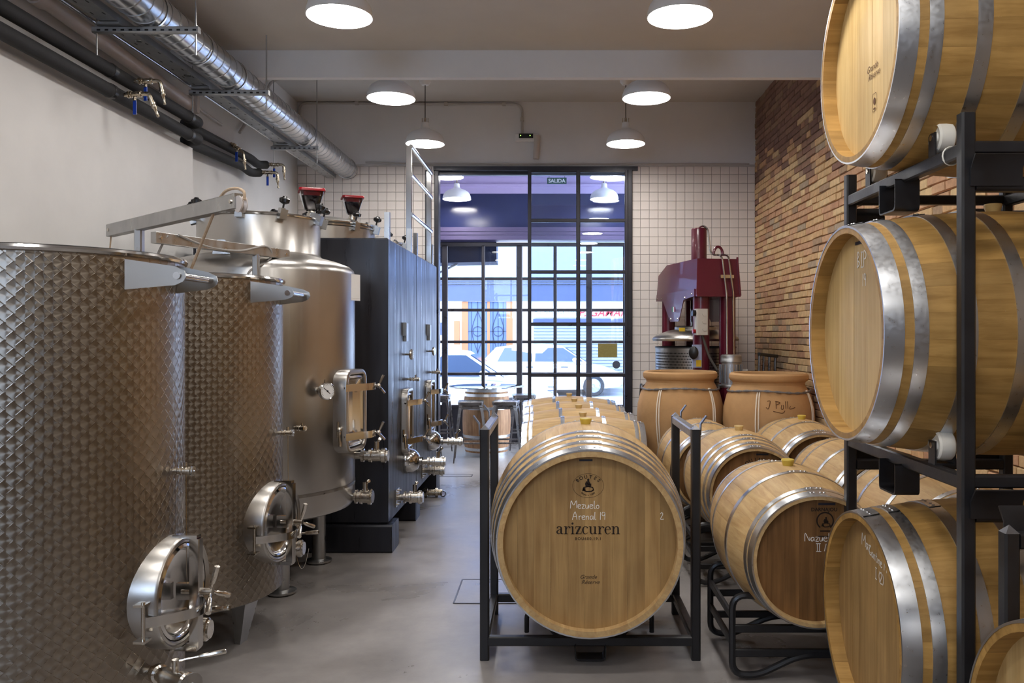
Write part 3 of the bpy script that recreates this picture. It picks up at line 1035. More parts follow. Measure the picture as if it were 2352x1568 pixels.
def arc_text(mbx, body, rx, ry, a0, a1, size, Mx, mat, root, name):
    n = len(body)
    base = None
    for i, c in enumerate(body):
        if c == ' ': continue
        a = a0 + (a1 - a0) * (i + 0.5) / n
        x, y = rx * math.cos(a), ry * math.sin(a)
        rot = a - PI / 2 if a0 > a1 else a + PI / 2
        me = text_mesh(c, size, Mx @ Matrix.Translation((x, y, 0)) @ Matrix.Rotation(rot, 4, 'Z'), mat, bold=size * 0.02)
        mbx.add([v.co for v in me.vertices], [tuple(p.vertices) for p in me.polygons])
        bpy.data.meshes.remove(me)

# ---- the large barrel in front
big = make_barrel('barrel', BIG, 'large oak barrel at centre front with printed head and chalk writing', (0.172, 4.35, 0.111), 0, 'stave_pale', 'head', 11, 5, 'bung_yellow')
H = on_head(big, BIG)
link('lettering', serif_word('arizcuren', 0.0362, H @ Matrix.Translation((-0.008, 0.037, 0)), M['ink']), big)
print_on(big, BIG, 'serial_number', 'BOU600.19.1', -0.008, 0.010, 0.0175, bold=0.0003, spacing=1.3)
mb = MB()
Hs = H @ Matrix.Translation((-0.008, 0.262, 0))
cooper_mark(mb, Hs @ Matrix.Translation((0, 0.004, 0)), 0.075)
pts = [(0.072 * math.cos(2 * PI * k / 48), 0.056 * math.sin(2 * PI * k / 48)) for k in range(49)]
ribbon(mb, pts, 0.0012, Hs)
arc_text(mb, 'BOUTES', 0.054, 0.034, PI * 0.86, PI * 0.14, 0.022, Hs, M['ink'], big, '')
arc_text(mb, 'Depuis 1880', 0.048, 0.047, PI * 1.26, PI * 1.74, 0.011, Hs, M['ink'], big, '')
mb.build('maker_stamp', M['ink'], big)
mb = MB()
chalk_line(mb, 'Mezuelo', -0.092, 0.156, 0.036, H, 0.0028)
chalk_line(mb, 'Arenal 19', -0.082, 0.104, 0.036, H, 0.0028)
chalk_line(mb, '2', 0.325, 0.105, 0.032, H, 0.0032)
mb.build('chalk_writing', M['chalk'], big)
print_on(big, BIG, 'script_print', 'Grande', -0.008, -0.170, 0.026, shear=0.35)
print_on(big, BIG, 'script_print', 'Réserve', 0.002, -0.194, 0.026, shear=0.35)
mb = MB()
mb.add([H @ Vector(p) for p in ((-.050, .376, 0), (.012, .376, 0), (.012, .385, 0), (-.050, .385, 0))], [(0, 1, 2, 3)])
mb.build('tag_strip', M['staple_strip'], big)

# ---- three large barrels lying in the tall rack, and the one nearest the camera
st_mid = make_barrel('barrel', STK, 'large oak barrel on the middle level of the tall rack', (1.067 + .555, 3.05, 1.575 - .445), -PI / 2, 'stave', 'head_pale', 9, 8, 'bung')
st_top = make_barrel('barrel', STK, 'large oak barrel on the top level of the tall rack, cut by the picture edge', (1.115 + .555, 3.05, 2.597 - .445), -PI / 2, 'stave', 'head_pale', 9, 21, 'bung')
st_low = make_barrel('barrel', STK, 'large oak barrel on the bottom level of the tall rack', (1.125 + .555, 3.05, 0.520 - .445), -PI / 2, 'stave', 'head', 9, 33, 'bung')
st_g = make_barrel('barrel', STK, 'oak barrel nearest the camera in the lower right corner', (1.145 + .555, 1.90, 0.50 - .445), -PI / 2, 'stave', 'head_pale', 9, 40, 'bung')
print_on(st_top, STK, 'script_print', 'Grande', 0.02, -0.06, 0.034, 'ink_soft', shear=0.35)
print_on(st_top, STK, 'script_print', 'Réserve', 0.035, -0.09, 0.034, 'ink_soft', shear=0.35)
Ht = on_head(st_top, STK)
mb = MB()
sq = rounded([(0.02, -.215, 0), (.06, -.215, 0), (.06, -.15, 0), (.02, -.15, 0)], 0.01, 3, True)
sq = [(p.x, p.y) for p in sq]
ribbon(mb, sq + [sq[0]], 0.002, Ht)
disc(mb, 0.04, -.178, .011, .013, Ht)
ribbon(mb, [(0.03, -.205), (.05, -.205)], .006, Ht)
mb.build('maker_stamp', M['ink_soft'], st_top)
Hm = on_head(st_mid, STK)
mb = MB()
chalk_line(mb, 'BIP', 0.0, 0.24, 0.055, Hm, 0.005)
mb.build('chalk_writing', M['chalk'], st_mid)
mb = MB()
chalk_line(mb, '19', 0.05, 0.17, 0.045, Hm, 0.004)
mb.build('chalk_writing', M['chalk'], st_mid)
mb = MB()
mb.add([Hm @ Vector(p) for p in ((-.02, .325, 0), (.075, .325, 0), (.075, .337, 0), (-.02, .337, 0))], [(0, 1, 2, 3)])
mb.build('tag_strip', M['staple_strip'], st_mid)
Hl = on_head(st_low, STK)
mb = MB()
chalk_line(mb, 'Maz', -0.11, 0.250, 0.046, Hl, 0.004, -0.12)
chalk_line(mb, 'Cantine 19', -0.035, 0.232, 0.036, Hl, 0.004, -0.16)
chalk_line(mb, 'I (2)', 0.02, 0.160, 0.040, Hl, 0.004, -0.10)
mb.build('chalk_writing', M['chalk'], st_low)

# ---- barrels on the tubular racks, right
G1 = 'small barrels on the tubular racks'
bA = make_barrel('barrel', SML, 'oak barrel with brown head and maker stamp, nearest on the tubular racks', (1.153, 4.06, .239), 0, 'stave_pale', 'head_dark', 8, 3, 'bung_yellow', G1)
bB = make_barrel('barrel', SM4, 'pale oak barrel with four hoops a side, just behind the brown-headed barrel', (1.25, 5.56, .239), 0, 'stave_pale', 'head_dark', 8, 4, 'bung', G1)
bC = copy_thing(bA, (1.18, 6.55, .205), 'oak barrel half hidden behind the right post of the centre rack', group=G1)
for ch in list(bC.children):
    if ch.name.startswith('bung'): bpy.data.objects.remove(ch)
bD = copy_thing(bA, (1.885, 6.27, .239), 'farthest oak barrel by the brick wall, in front of the right clay jar', group=G1)
bE = copy_thing(bA, (1.905, 5.20, .215), 'oak barrel by the brick wall, second from the far end', group=G1)
bF = copy_thing(bA, (1.91, 4.18, .215), 'oak barrel by the brick wall, seen through the tall rack below its middle level', group=G1)
HA = on_head(bA, SML)
mb = MB()
chalk_line(mb, 'Nazuel c', -0.052, 0.080, 0.036, HA, 0.003)
chalk_line(mb, 'V /0', 0.0, 0.036, 0.034, HA, 0.003)
mb.build('chalk_writing', M['chalk'], bA)
print_on(bA, SML, 'maker_name', 'DARNAJOU', 0.036, 0.212, 0.022, bold=0.0005)
mb = MB()
Hc = HA @ Matrix.Translation((0.040, 0.170, 0))
ribbon(mb, [(0.036 * math.cos(a), 0.036 * math.sin(a)) for a in [PI * 1.3 - 1.6 * PI * k / 30 for k in range(31)]], 0.006, Hc)
cooper_mark(mb, Hc @ Matrix.Translation((0.004, -.004, 0)), 0.055)
ribbon(mb, [(-.022, -.045), (.022, -.045)], .006, Hc)
ribbon(mb, [(-.034, -.068), (.036, -.068)], .004, Hc)
mb.build('maker_stamp', M['ink'], bA)
mb = MB()
mb.add([HA @ Vector(p) for p in ((.01, .238, 0), (.085, .238, 0), (.085, .249, 0), (.01, .249, 0))], [(0, 1, 2, 3)])
strip = mb.mesh('tag_strip', M['staple_strip'])
for b_ in (bA, bB, bD):
    link('tag_strip', strip, b_)
HB = on_head(bB, SM4)
mb = MB()
arc_text(mb, 'QUINTE', 0.085, 0.06, PI * .8, PI * .2, 0.032, HB @ Matrix.Translation((0.02, .14, 0)), M['ink'], bB, '')
mb.build('maker_name', M['ink'], bB)

# ---- row of four barrels lying across behind the large one
row_l = ['first of four pale barrels lying crosswise behind the large centre barrel', 'second of four pale barrels lying crosswise, counted from the front', 'third of four pale barrels lying crosswise, next to last', 'last of four pale barrels lying crosswise, nearest the glass door']
r0 = make_barrel('barrel', SML, row_l[0], (0.235, 6.50, .24), PI / 2, 'stave_pale', 'head', 8, 13, 'bung', 'barrels lying crosswise behind the large one')
for i, (y, x) in enumerate(((7.22, .225), (7.93, .205), (8.62, .17))):
    copy_thing(r0, (x, y, .24), row_l[i + 1], group='barrels lying crosswise behind the large one')

# ------------------------------------------------------------------ square-tube barrel racks
def steel_rack(loc, rz, label, Hh, W=1.064, D=0.70, rail_z=0.095, rollers=False, cradle=True, caps=True, stub=None, group=None):
    root = thing('barrel_rack', loc, label, 'rack', group, rz)
    t = 0.044
    hx, hy = W / 2 - t / 2, D / 2 - t / 2
    ht = stub or Hh
    for sx in (-1, 1):
        for sy in (-1, 1):
            MB().bar((sx * hx, sy * hy, 0), (sx * hx, sy * hy, ht), t, t).build('post', M['black_metal'], root)
            if caps:
                mb = MB()
                z = ht
                a = t / 2 * 0.9
                mb.add([(sx * hx - a, sy * hy - a, z), (sx * hx + a, sy * hy - a, z), (sx * hx + a, sy * hy + a, z), (sx * hx - a, sy * hy + a, z), (sx * hx, sy * hy, z + 0.022)], [(3, 2, 1, 0), (0, 1, 4), (1, 2, 4), (2, 3, 4), (3, 0, 4)])
                mb.build('pointed_cap', M['raw_metal'], root)
            if not stub:
                mb = MB()      # bent guide plate leaning outward
                x = sx * (W / 2 + 0.003)
                y0, y1 = sy * (hy - 0.035), sy * (hy - 0.005)
                if rollers or not cradle: y0, y1 = sy * (hy - 0.16), sy * (hy + 0.0)
                o_ = sx
                pr = [(x, ht - 0.03), (x + o_ * 0.004, ht - 0.03), (x + o_ * 0.006, ht + 0.022), (x + o_ * 0.034, ht + 0.062), (x + o_ * 0.029, ht + 0.065), (x, ht + 0.026)]
                mb.loft([[(px, y0, pz) for px, pz in pr], [(px, y1, pz) for px, pz in pr]])
                mb.build('guide_plate', M['raw_metal'] if cradle else M['black_metal'], root)
    for sx in (-1, 1):
        if not stub:
            MB().bar((sx * hx, -hy + t / 2, ht - t / 2), (sx * hx, hy - t / 2, ht - t / 2), t, t).build('top_rail', M['raw_metal'] if cradle else M['black_metal'], root)
        MB().bar((sx * hx, -hy, rail_z), (sx * hx, hy, rail_z), 0.040, 0.040).build('base_rail', M['black_metal'], root)
    for sy in (-1, 1):
        MB().bar((-hx, sy * hy, rail_z - .004), (hx, sy * hy, rail_z - .004), 0.038, 0.046).build('base_rail', M['black_metal'], root)
        mb = MB()      # fork pocket: a flat strap bent to a U under the rail
        p = rounded([(-0.075, sy * hy, rail_z - 0.02), (-0.075, sy * hy, rail_z - 0.085 if rail_z < 0.11 and loc[2] < .5 else rail_z - .13), (0.075, sy * hy, rail_z - 0.085 if rail_z < 0.11 and loc[2] < .5 else rail_z - .13), (0.075, sy * hy, rail_z - 0.02)], 0.02, 4)
        mb.loft([[(q.x, q.y - 0.045, q.z), (q.x, q.y + 0.045, q.z), (q.x * 0.93, q.y + 0.045, q.z + 0.006), (q.x * 0.93, q.y - 0.045, q.z + 0.006)] for q in p])
        mb.build('fork_pocket', M['black_metal'], root)
        if cradle:
            for sx in (-1, 1):
                p = rounded([(sx * 0.31, sy * (hy - 0.10), rail_z), (sx * 0.31, sy * (hy - 0.10), rail_z + 0.10), (sx * .245, sy * (hy - 0.10), rail_z + 0.085), (sx * 0.16, sy * (hy - .10), rail_z - .02)], 0.04, 5)
                MB().tube(p, 0.012, 8).build('cradle_tube', M['black_metal'], root)
        if rollers:
            for sx in (-1, 1):
                cx, cz = sx * 0.285, rail_z + 0.083
                rw = MB()
                y = sy * hy + (0.028 if sy < 0 else -0.028)
                rw.lathe([(0, -.028), (.018, -.028), (.02, -.022), (.038, -.022), (.044, -.028), (.05, -.022), (.052, 0), (.05, .022), (.044, .028), (.038, .022), (.02, .022), (.018, .028), (0, .028)], frame((cx, y, cz), (0, 1, 0)), 28)
                wh = rw.build('roller', M['nylon'], root)
                mb = MB()
                mb.cyl((cx, y - 0.04, cz), (cx, y - 0.028, cz), 0.011, n=6)
                mb.build('axle_bolt', M['fitting'], wh)
                mb = MB()
                zb, zt = rail_z + .018, cz + .016
                pr = [(-.036, zb), (.036, zb), (.036, zt), (.030, zt), (.030, zb + .006), (-.030, zb + .006), (-.030, zt), (-.036, zt)]
                mb.loft([[(cx - .024, y + a_, z_) for a_, z_ in pr], [(cx + .024, y + a_, z_) for a_, z_ in pr]])
                mb.build('roller_bracket', M['black_metal'], root)
    return root

steel_rack((0.180, 4.33, 0), 0, 'black steel rack cradling the large centre barrel', 1.112)
steel_rack((1.63, 3.09, 0), -PI / 2, 'bottom rack of the tall stack, standing on the floor', 1.03, W=1.05, rail_z=0.075, cradle=False, caps=False, D=0.72)
steel_rack((1.63, 3.09, 1.03), -PI / 2, 'middle rack of the tall stack, white rollers under its barrel', 1.03, W=1.05, rail_z=0.082, rollers=True, cradle=False, caps=False, D=0.72)
rk = steel_rack((1.63, 3.09, 2.06), -PI / 2, 'short-posted top rack of the tall stack', 1.03, W=1.05, rail_z=0.092, rollers=True, cradle=False, caps=False, D=0.72, stub=0.20)
mb = MB()
mb.tube([(0.40, -.335 + .028 * math.cos(a), .09 + .03 * math.sin(a)) for a in [2 * PI * k / 14 for k in range(14)]], 0.0028, 6, True)
tag(mb.build('cable_tie', M['nylon'], rk), 'white cable tie looped round the rail')
steel_rack((1.63, 1.84, 0), -PI / 2, 'single rack with pointed cap in the lower right corner', 1.01, W=1.05, rail_z=0.06, cradle=False, D=0.72)

# ------------------------------------------------------------------ tubular racks
def tube_rack(loc, rz, label, group):
    root = thing('tubular_rack', loc, label, 'rack', group, rz)
    hw = 0.73
    for sy in (-1, 1):
        y = sy * 0.26
        top = [(-hw, .03), (-hw, .385), (-.60, .385), (-.47, .262), (-.27, .262), (-.14, .372), (.14, .372), (.27, .262), (.47, .262), (.60, .385), (hw, .385), (hw, .03)]
        bot = [(.62, .02), (.42, .115), (-.42, .115), (-.62, .02)]
        p = rounded([(x, y, z) for x, z in top + bot], 0.07, 5, True)
        fr = MB().tube(p, 0.016, 8, True).build('bent_tube_frame', M['black_metal'], root)
        for z in (.235, .125):
            MB().bar((-hw, y, z + .05 * 0), (hw, y, z), 0.02, 0.034).build('cross_rail', M['black_metal'], root)
        for x in (-.12, .12):
            MB().cyl((x, y, .24), (x, y, .37), 0.012, n=8).build('strut', M['black_metal'], root)
    for sx in (-1, 1):
        for z in (.29, .17):
            MB().bar((sx * hw, -.26, z), (sx * hw, .26, z), 0.018, 0.034).build('side_rail', M['black_metal'], root)
    return root
G2 = 'tubular racks under the small barrels'
tr = tube_rack((1.545, 4.02, 0), 0, 'black tubular rack under the nearest small barrels', G2)
copy_thing(tr, (1.62, 5.42, 0), 'black tubular rack under the second pair of small barrels', group=G2)
copy_thing(tr, (1.57, 6.46, -0.0), 'black tubular rack under the farthest pair of small barrels', group=G2)
copy_thing(tr, (0.22, 6.86, 0), 'black tubular rack under the front two crosswise barrels', PI / 2, 'tubular racks under the crosswise barrels')
copy_thing(tr, (0.19, 8.28, 0), 'black tubular rack under the back two crosswise barrels', PI / 2, 'tubular racks under the crosswise barrels')
# ------------------------------------------------------------------ steel tanks
def valve(root, p, d, L=0.16, r=0.03, lever=None, cap=False, name='valve', n=18):
    """flanged outlet valve pointing along d, with stem and lever as its own piece"""
    mb = MB()
    k = L
    mb.turned(p, d, [(0, r * .62), (k * .25, r * .62), (k * .27, r * 1.1), (k * .34, r * 1.1), (k * .36, r * .85), (k * .46, r * .85), (k * .48, r * 1.15), (k * .55, r * 1.15), (k * .57, r * 1.0), (k * .80, r * 1.0), (k * .82, r * 1.22), (k * .93, r * 1.22), (k * .95, r * .95), (k, r * .95)], n)
    d = Vector(d).normalized()
    c = Vector(p) + d * (k * .68)
    mb.cyl(c + Vector((0, 0, r * .8)), c + Vector((0, 0, r * 2.3)), r * .42, n=10)
    v = mb.build(name, M['fitting'], root, world=True)
    if lever is not None:
        lv = Vector(lever)
        q = c + Vector((0, 0, r * 2.1))
        mb = MB()
        mb.tube([q, q + lv * .45], r * .14, 8)
        mb.tube([q + lv * .45, q + lv * .5, q + lv * .97, q + lv], [r * .16, r * .26, r * .30, r * .24], 8)
        mb.build('lever', M['fitting'], v, world=True)
    if cap:
        mb = MB()
        e = Vector(p) + d * L
        mb.turned(e, d, [(0, r * 1.3), (r * .3, r * 1.3), (r * .32, r * .3), (r * .6, r * .25)], n)
        mb.build('cap', M['steel_worn'], v, world=True)
    return v

def hanging_chain(v, p0, p1, sag):
    p0, p1 = Vector(p0), Vector(p1)
    pts = [p0.lerp(p1, t / 10) - Vector((0, 0, sag * 4 * (t / 10) * (1 - t / 10))) for t in range(11)]
    MB().tube(pts, 0.0015, 5).build('chain', M['fitting'], v, world=True)

def pearl_tank(loc, label, arm):
    cx, cy = loc
    R, zb, zt = 0.493, 0.26, 1.85
    root = thing('steel_tank', (cx, cy, 0), label, 'tank', 'engine-turned steel tanks')
    mb = MB()
    mb.lathe([(R - .004, zb), (R, zb + .003), (R, zt), (R - .003, zt), (R - .003, 1.45)], None, 96)
    mb.build('shell', M['pearl'], root)
    mb = MB()
    mb.lathe([(R - .001, zb + .004), (R - .01, zb - .004), (0.1, .215), (0, .21)], None, 64)
    mb.build('base', M['steel_worn'], root)
    MB().tube([(R * math.cos(2 * PI * k / 72), R * math.sin(2 * PI * k / 72), zt) for k in range(72)], 0.0125, 8, True).build('rim', M['steel_polished'], root)
    mb = MB()
    mb.lathe([(0, 1.66), (.10, 1.655), (R - .03, 1.62), (R - .012, 1.63), (R - .012, 1.60), (0, 1.60)], None, 48)
    mb.build('floating_lid', M['steel'], root)
    # legs of folded plate
    for a in (-8, 112, 232):
        a = math.radians(a)
        c, s = math.cos(a), math.sin(a)
        def at(rad, tan, z): return (rad * c - tan * s, rad * s + tan * c, z)
        mb = MB()
        th = .004
        rings = []
        for z, hw, dp, ro in ((0.0, .035, .03, .335), (.30, .085, .10, .40)):
            rings.append([at(ro, -hw, z), at(ro, hw, z), at(ro - dp, hw * .9, z), at(ro - dp, hw * .9 - th, z), at(ro - th, hw - th, z), at(ro - th, -hw + th, z), at(ro - dp, -hw * .9 + th, z), at(ro - dp, -hw * .9, z)])
        mb.loft(rings)
        mb.build('leg', M['steel_worn'], root)
    # ladder rest: two bracket plates and a tube
    x1 = 0.628
    for y in (-.23, .04):
        mb = MB()
        x0 = math.sqrt(R * R - y * y) - .002
        poly = [(x0, -.125), (x0, -.02), (x1 - .02, -.045), (x1 + .012, -.06), (x1 + .018, -.08), (x1 + .008, -.098), (x1 - .02, -.11)]
        mb.prism(poly, Matrix(((1, 0, 0, 0), (0, 0, 1, y - .0025), (0, 1, 0, zt), (0, 0, 0, 1))), .005)
        mb.build('bracket_plate', M['pearl_flat'], root)
    MB().cyl((x1 - .012, -.24, zt - .077), (x1 - .012, .05, zt - .077), .013, n=12).build('ladder_bar', M['steel_polished'], root)
    # round manhole facing the aisle
    ang = math.radians(-3 if arm == 'pulley' else -9)
    n = Vector((math.cos(ang), math.sin(ang), 0))
    o = n * R + Vector((0, 0, 0.625))
    F = frame(o, n)
    mb = MB()
    mb.lathe([(.204, -.13), (.202, .048), (.196, .058), (.189, .053), (.182, .057), (.176, .052), (.176, -.05)], F, 56)
    mh = mb.build('manhole_collar', M['steel'], root)
    mb = MB()
    mb.lathe([(.174, .02), (.172, .05), (.162, .056), (.154, .050), (.146, .034), (.12, .026), (.07, .022), (0, .020)], F, 48)
    lid = mb.build('manhole_lid', M['steel_polished'], root)
    mb = MB()   # clamp bar: a channel standing across the lid
    pr = [(-.017, .084), (-.017, .118), (-.014, .121), (.014, .121), (.017, .118), (.017, .084), (.013, .084), (.013, .116), (-.013, .116), (-.013, .084)]
    mb.loft([[F @ Vector((u, v, w_)) for u, w_ in pr] for v in (-.205, .195)])
    mb.box(-.016, .016, .192, .208, .02, .112, F)
    mb.box(-.020, .020, -.215, -.198, .00, .112, F)
    mb.box(-.010, .010, -.03, .03, .03, .086, F)
    mb.build('clamp_bar', M['steel_polished'], root)
    mb = MB()   # three-armed hand nut
    mb.cyl(F @ Vector((0, 0, .05)), F @ Vector((0, 0, .165)), .013, n=12)
    for k in range(3):
        a = math.radians(95 + 120 * k)
        p0 = F @ Vector((0, 0, .155))
        p1 = F @ Vector((.095 * math.cos(a), .095 * math.sin(a), .185))
        mb.tube([p0, p0.lerp(p1, .3), p0.lerp(p1, .35), p1], [.005, .006, .0095, .0105], 8)
    mb.build('hand_nut', M['fitting'], root)
    mb = MB()   # curved strap from the hinge to the middle of the lid
    path = spline([(-.215, -.045, .03), (-.185, -.045, .075), (-.12, -.045, .135), (-.05, -.045, .155), (.005, -.04, .125), (.008, -.035, .075)], 5)
    mb.loft([[F @ Vector((u, v - .018, w_)), F @ Vector((u, v + .018, w_)), F @ Vector((u + .004, v + .018, w_ + .003)), F @ Vector((u + .004, v - .018, w_ + .003))] for u, v, w_ in path])
    st = mb.build('hinge_strap', M['steel_polished'], root)
    mb = MB()
    mb.cyl(F @ Vector((-.222, -.115, .026)), F @ Vector((-.222, .03, .026)), .007, n=10)
    for v in (-.105, .02):
        mb.box(-.24, -.195, v - .004, v + .004, .0, .04, F)
    mb.build('hinge_pin', M['fitting'], root)
    # taps
    W = Vector((cx, cy, 0))
    v1 = valve(root, W + Vector((R - .01, -.0, 1.062)), (1, 0, 0), .085, .014, None, True, 'sample_tap', 12)
    hanging_chain(v1, W + Vector((R + .05, 0, 1.05)), W + Vector((R + .052, 0, .66)), 0.0)
    v2 = valve(root, W + Vector((R - .045, .06, .450)), (1, .03, 0), .16, .036, (.135, -.03, .018), False)
    if arm == 'pulley':
        v3 = valve(root, W + Vector((.44, -.10, .365)), (.75, -.55, .06), .30, .030, (.16, .04, .02), True, 'drain_valve')
    else:
        hanging_chain(v2, W + Vector((R + .07, .06, .44)), W + Vector((R + .14, .06, .45)), 0.10)
    # hoist arm with post on the far rim
    if arm == 'pulley':
        p = [(-2.05, 3.83, 2.05), (-1.13, 2.98, 2.05)]
        foot = (-1.80, 3.60)
    else:
        p = [(-1.60, 4.98, 2.05), (-1.975, 4.09, 2.05)]
        foot = (-1.70, 4.735)
    a, b = Vector(p[0]), Vector(p[1])
    h = thing.__name__ and None
    mb = MB().bar((foot[0], foot[1], 1.60), (foot[0], foot[1], 2.03), .034, .034)
    post = mb.build('hoist_post', M['steel_worn'], root, world=True)
    mb = MB()
    dd = (b - a).normalized()
    ss = dd.cross(Vector((0, 0, 1)))
    pr = [(-.016, -.028), (.016, -.028), (.018, -.026), (.018, .026), (.016, .028), (-.016, .028), (-.018, .026), (-.018, -.026)]
    mb.loft([[q + ss * x + Vector((0, 0, z)) for x, z in pr] for q in (a, b)])
    ar = mb.build('hoist_arm', M['steel_worn'], root, world=True)
    mb = MB()
    for q in (a + dd * .03, b - dd * .03):
        mb.cyl(q - ss * .022, q + ss * .022, .008, n=8)
    mb.build('pin', M['fitting'], ar, world=True)
    if arm == 'pulley':
        q = b + dd * .012 - Vector((0, 0, .012))
        mb = MB()
        mb.lathe([(0, -.012), (.030, -.012), (.030, -.008), (.022, 0), (.030, .008), (.030, .012), (0, .012)], frame(q, ss), 20)
        mb.build('pulley', M['pvc'], ar, world=True)
        rp = [(-1.455, 3.28, 1.78), (-1.40, 3.25, 1.88), (-1.30, 3.14, 2.0), (-1.22, 3.05, 2.085), (-1.15, 2.99, 2.098), (-1.105, 2.955, 2.08), (-1.10, 2.95, 2.05)]
        MB().tube(spline(rp, 6), .0055, 7).build('rope', M['hemp'], root, world=True)
        MB().tube(spline([(-2.04, 3.82, 2.03), (-2.045, 3.815, 1.95), (-2.05, 3.80, 1.84), (-2.0, 3.5, 1.72)], 5), .004, 6).build('rope', M['hemp'], root, world=True)
    else:
        rp = [(-1.93, 4.15, 2.065), (-1.95, 4.14, 2.03), (-2.0, 4.14, 1.9), (-2.02, 4.15, 1.70)]
        hp = [(-1.90, 4.2, 2.075), (-1.83, 4.40, 2.035), (-1.74, 4.6, 2.035), (-1.665, 4.78, 2.08), (-1.645, 4.84, 2.04), (-1.67, 4.82, 1.99), (-1.72, 4.72, 1.94), (-1.745, 4.70, 1.88), (-1.76, 4.66, 1.75)]
        MB().tube(spline(hp, 5), .0065, 8).build('clear_hose', M['hose'], root, world=True)
        MB().tube(spline(rp, 5), .006, 7).build('clear_hose', M['hose'], root, world=True)
    return root

pearl_tank((-1.909, 3.08), 'nearest engine-turned steel tank at the left edge, pulley arm swung out', 'pulley')
pearl_tank((-1.911, 4.27), 'second engine-turned steel tank with a hose along its short arm', 'hose')

def rrect(w_, h_, r, n=5):
    pts = []
    for cx, cy, a0 in ((w_ / 2 - r, h_ / 2 - r, 0), (-w_ / 2 + r, h_ / 2 - r, PI / 2), (-w_ / 2 + r, -h_ / 2 + r, PI), (w_ / 2 - r, -h_ / 2 + r, 1.5 * PI)):
        for k in range(n + 1):
            a = a0 + PI / 2 * k / n
            pts.append((cx + r * math.cos(a), cy + r * math.sin(a)))
    return pts

def manway(root, o, n, w_=.30, h_=.50, depth=.10, back=.08, nuts=True):
    """rounded-rectangle door with a faceted lid and two clamp arms"""
    F = frame(o, n)
    mb = MB()
    rings = []
    for s, d in ((0.0, -back), (0.0, depth - .012), (-.004, depth - .004), (-.018, depth), (-.03, depth - .004), (-.034, depth - .03), (-.036, -back)):
        rings.append([F @ Vector((x, y, d)) for x, y in rrect(w_ + 2 * s, h_ + 2 * s, .075 + s)])
    mb.loft(rings, cap=False)
    mb.build('manway_collar', M['steel'], root)
    mb = MB()
    rings = []
    for s, d in ((-.036, depth - .045), (-.038, depth - .016), (-.052, depth - .010), (-.062, depth - .022), (-.085, depth - .030)):
        rings.append([F @ Vector((x, y, d)) for x, y in rrect(w_ + 2 * s, h_ + 2 * s, max(.02, .075 + s))])
    rings.append([F @ Vector((x * .02, y * .45, depth - .052)) for x, y in rrect(w_, h_, .05)])
    mb.loft(rings)
    mb.build('manway_lid', M['steel_polished'], root, sharp=12)
    for v in (.29 * h_, -.29 * h_):
        mb = MB()
        pr = [(-.20 * w_ / .3 + .04, depth + .0), (-.05, depth + .05), (.02, depth + .085), (.10, depth + .08), (.10, depth + .06), (.03, depth + .055), (-.04, depth + .02)]
        mb.loft([[F @ Vector((u, v - .022, d)) for u, d in pr], [F @ Vector((u, v + .022, d)) for u, d in pr]])
        am = mb.build('clamp_arm', M['steel_polished'], root)
        mb = MB()
        mb.cyl(F @ Vector((-.16, v, depth - .02)), F @ Vector((.13, v, depth + .075)), .0075, n=8)
        hub = F @ Vector((.125, v, depth + .09))
        mb.ball(hub, .016, 10)
        for k in range(3):
            a = math.radians(75 + 120 * k)
            p1 = F @ Vector((.125 + .07 * math.cos(a) * .55, v + .07 * math.sin(a), depth + .12))
            mb.tube([hub, hub.lerp(p1, .4), p1], [.005, .008, .0085], 7)
        mb.build('hand_nut', M['fitting'], am)
    mb = MB()
    mb.cyl(F @ Vector((-w_ / 2 - .02, -.20 * h_ - .05, .02)), F @ Vector((-w_ / 2 - .02, -.20 * h_ + .05, .02)), .008, n=8)
    mb.tube([F @ Vector((-w_ / 2 - .02, -.2 * h_, .03)), F @ Vector((-w_ / 2 - .035, -.2 * h_ - .1, .04))], .009, 8)
    mb.ball(F @ Vector((-w_ / 2 - .02, -.2 * h_, .03)), .017, 10)
    mb.build('hinge', M['fitting'], root)

def knob_clamp(root, c, n, up):
    """toggle clamp with a black star knob on a lid rim; c is local"""
    c, n, up = Vector(c), Vector(n).normalized(), Vector(up).normalized()
    F = frame(c, up, n)
    mb = MB()
    mb.box(-.022, .022, -.015, .035, -.05, .012, F)
    mb.box(-.012, .012, -.045, .01, -.008, .02, F)
    cl = mb.build('lid_clamp', M['steel_worn'], root)
    mb = MB()
    mb.cyl(c, c + up * .045, .006, n=8)
    rings = []
    for t, r in ((.045, .012), (.055, .028), (.075, .030), (.085, .016), (.092, .012)):
        ring = []
        for k in range(24):
            a = 2 * PI * k / 24
            rr = r * (1 + (.12 if r > .02 else 0) * math.cos(8 * a))
            ring.append(F @ Vector((rr * math.cos(a), rr * math.sin(a), t)))
        rings.append(ring)
    mb.loft(rings)
    mb.build('star_knob', M['black_plastic'], cl)

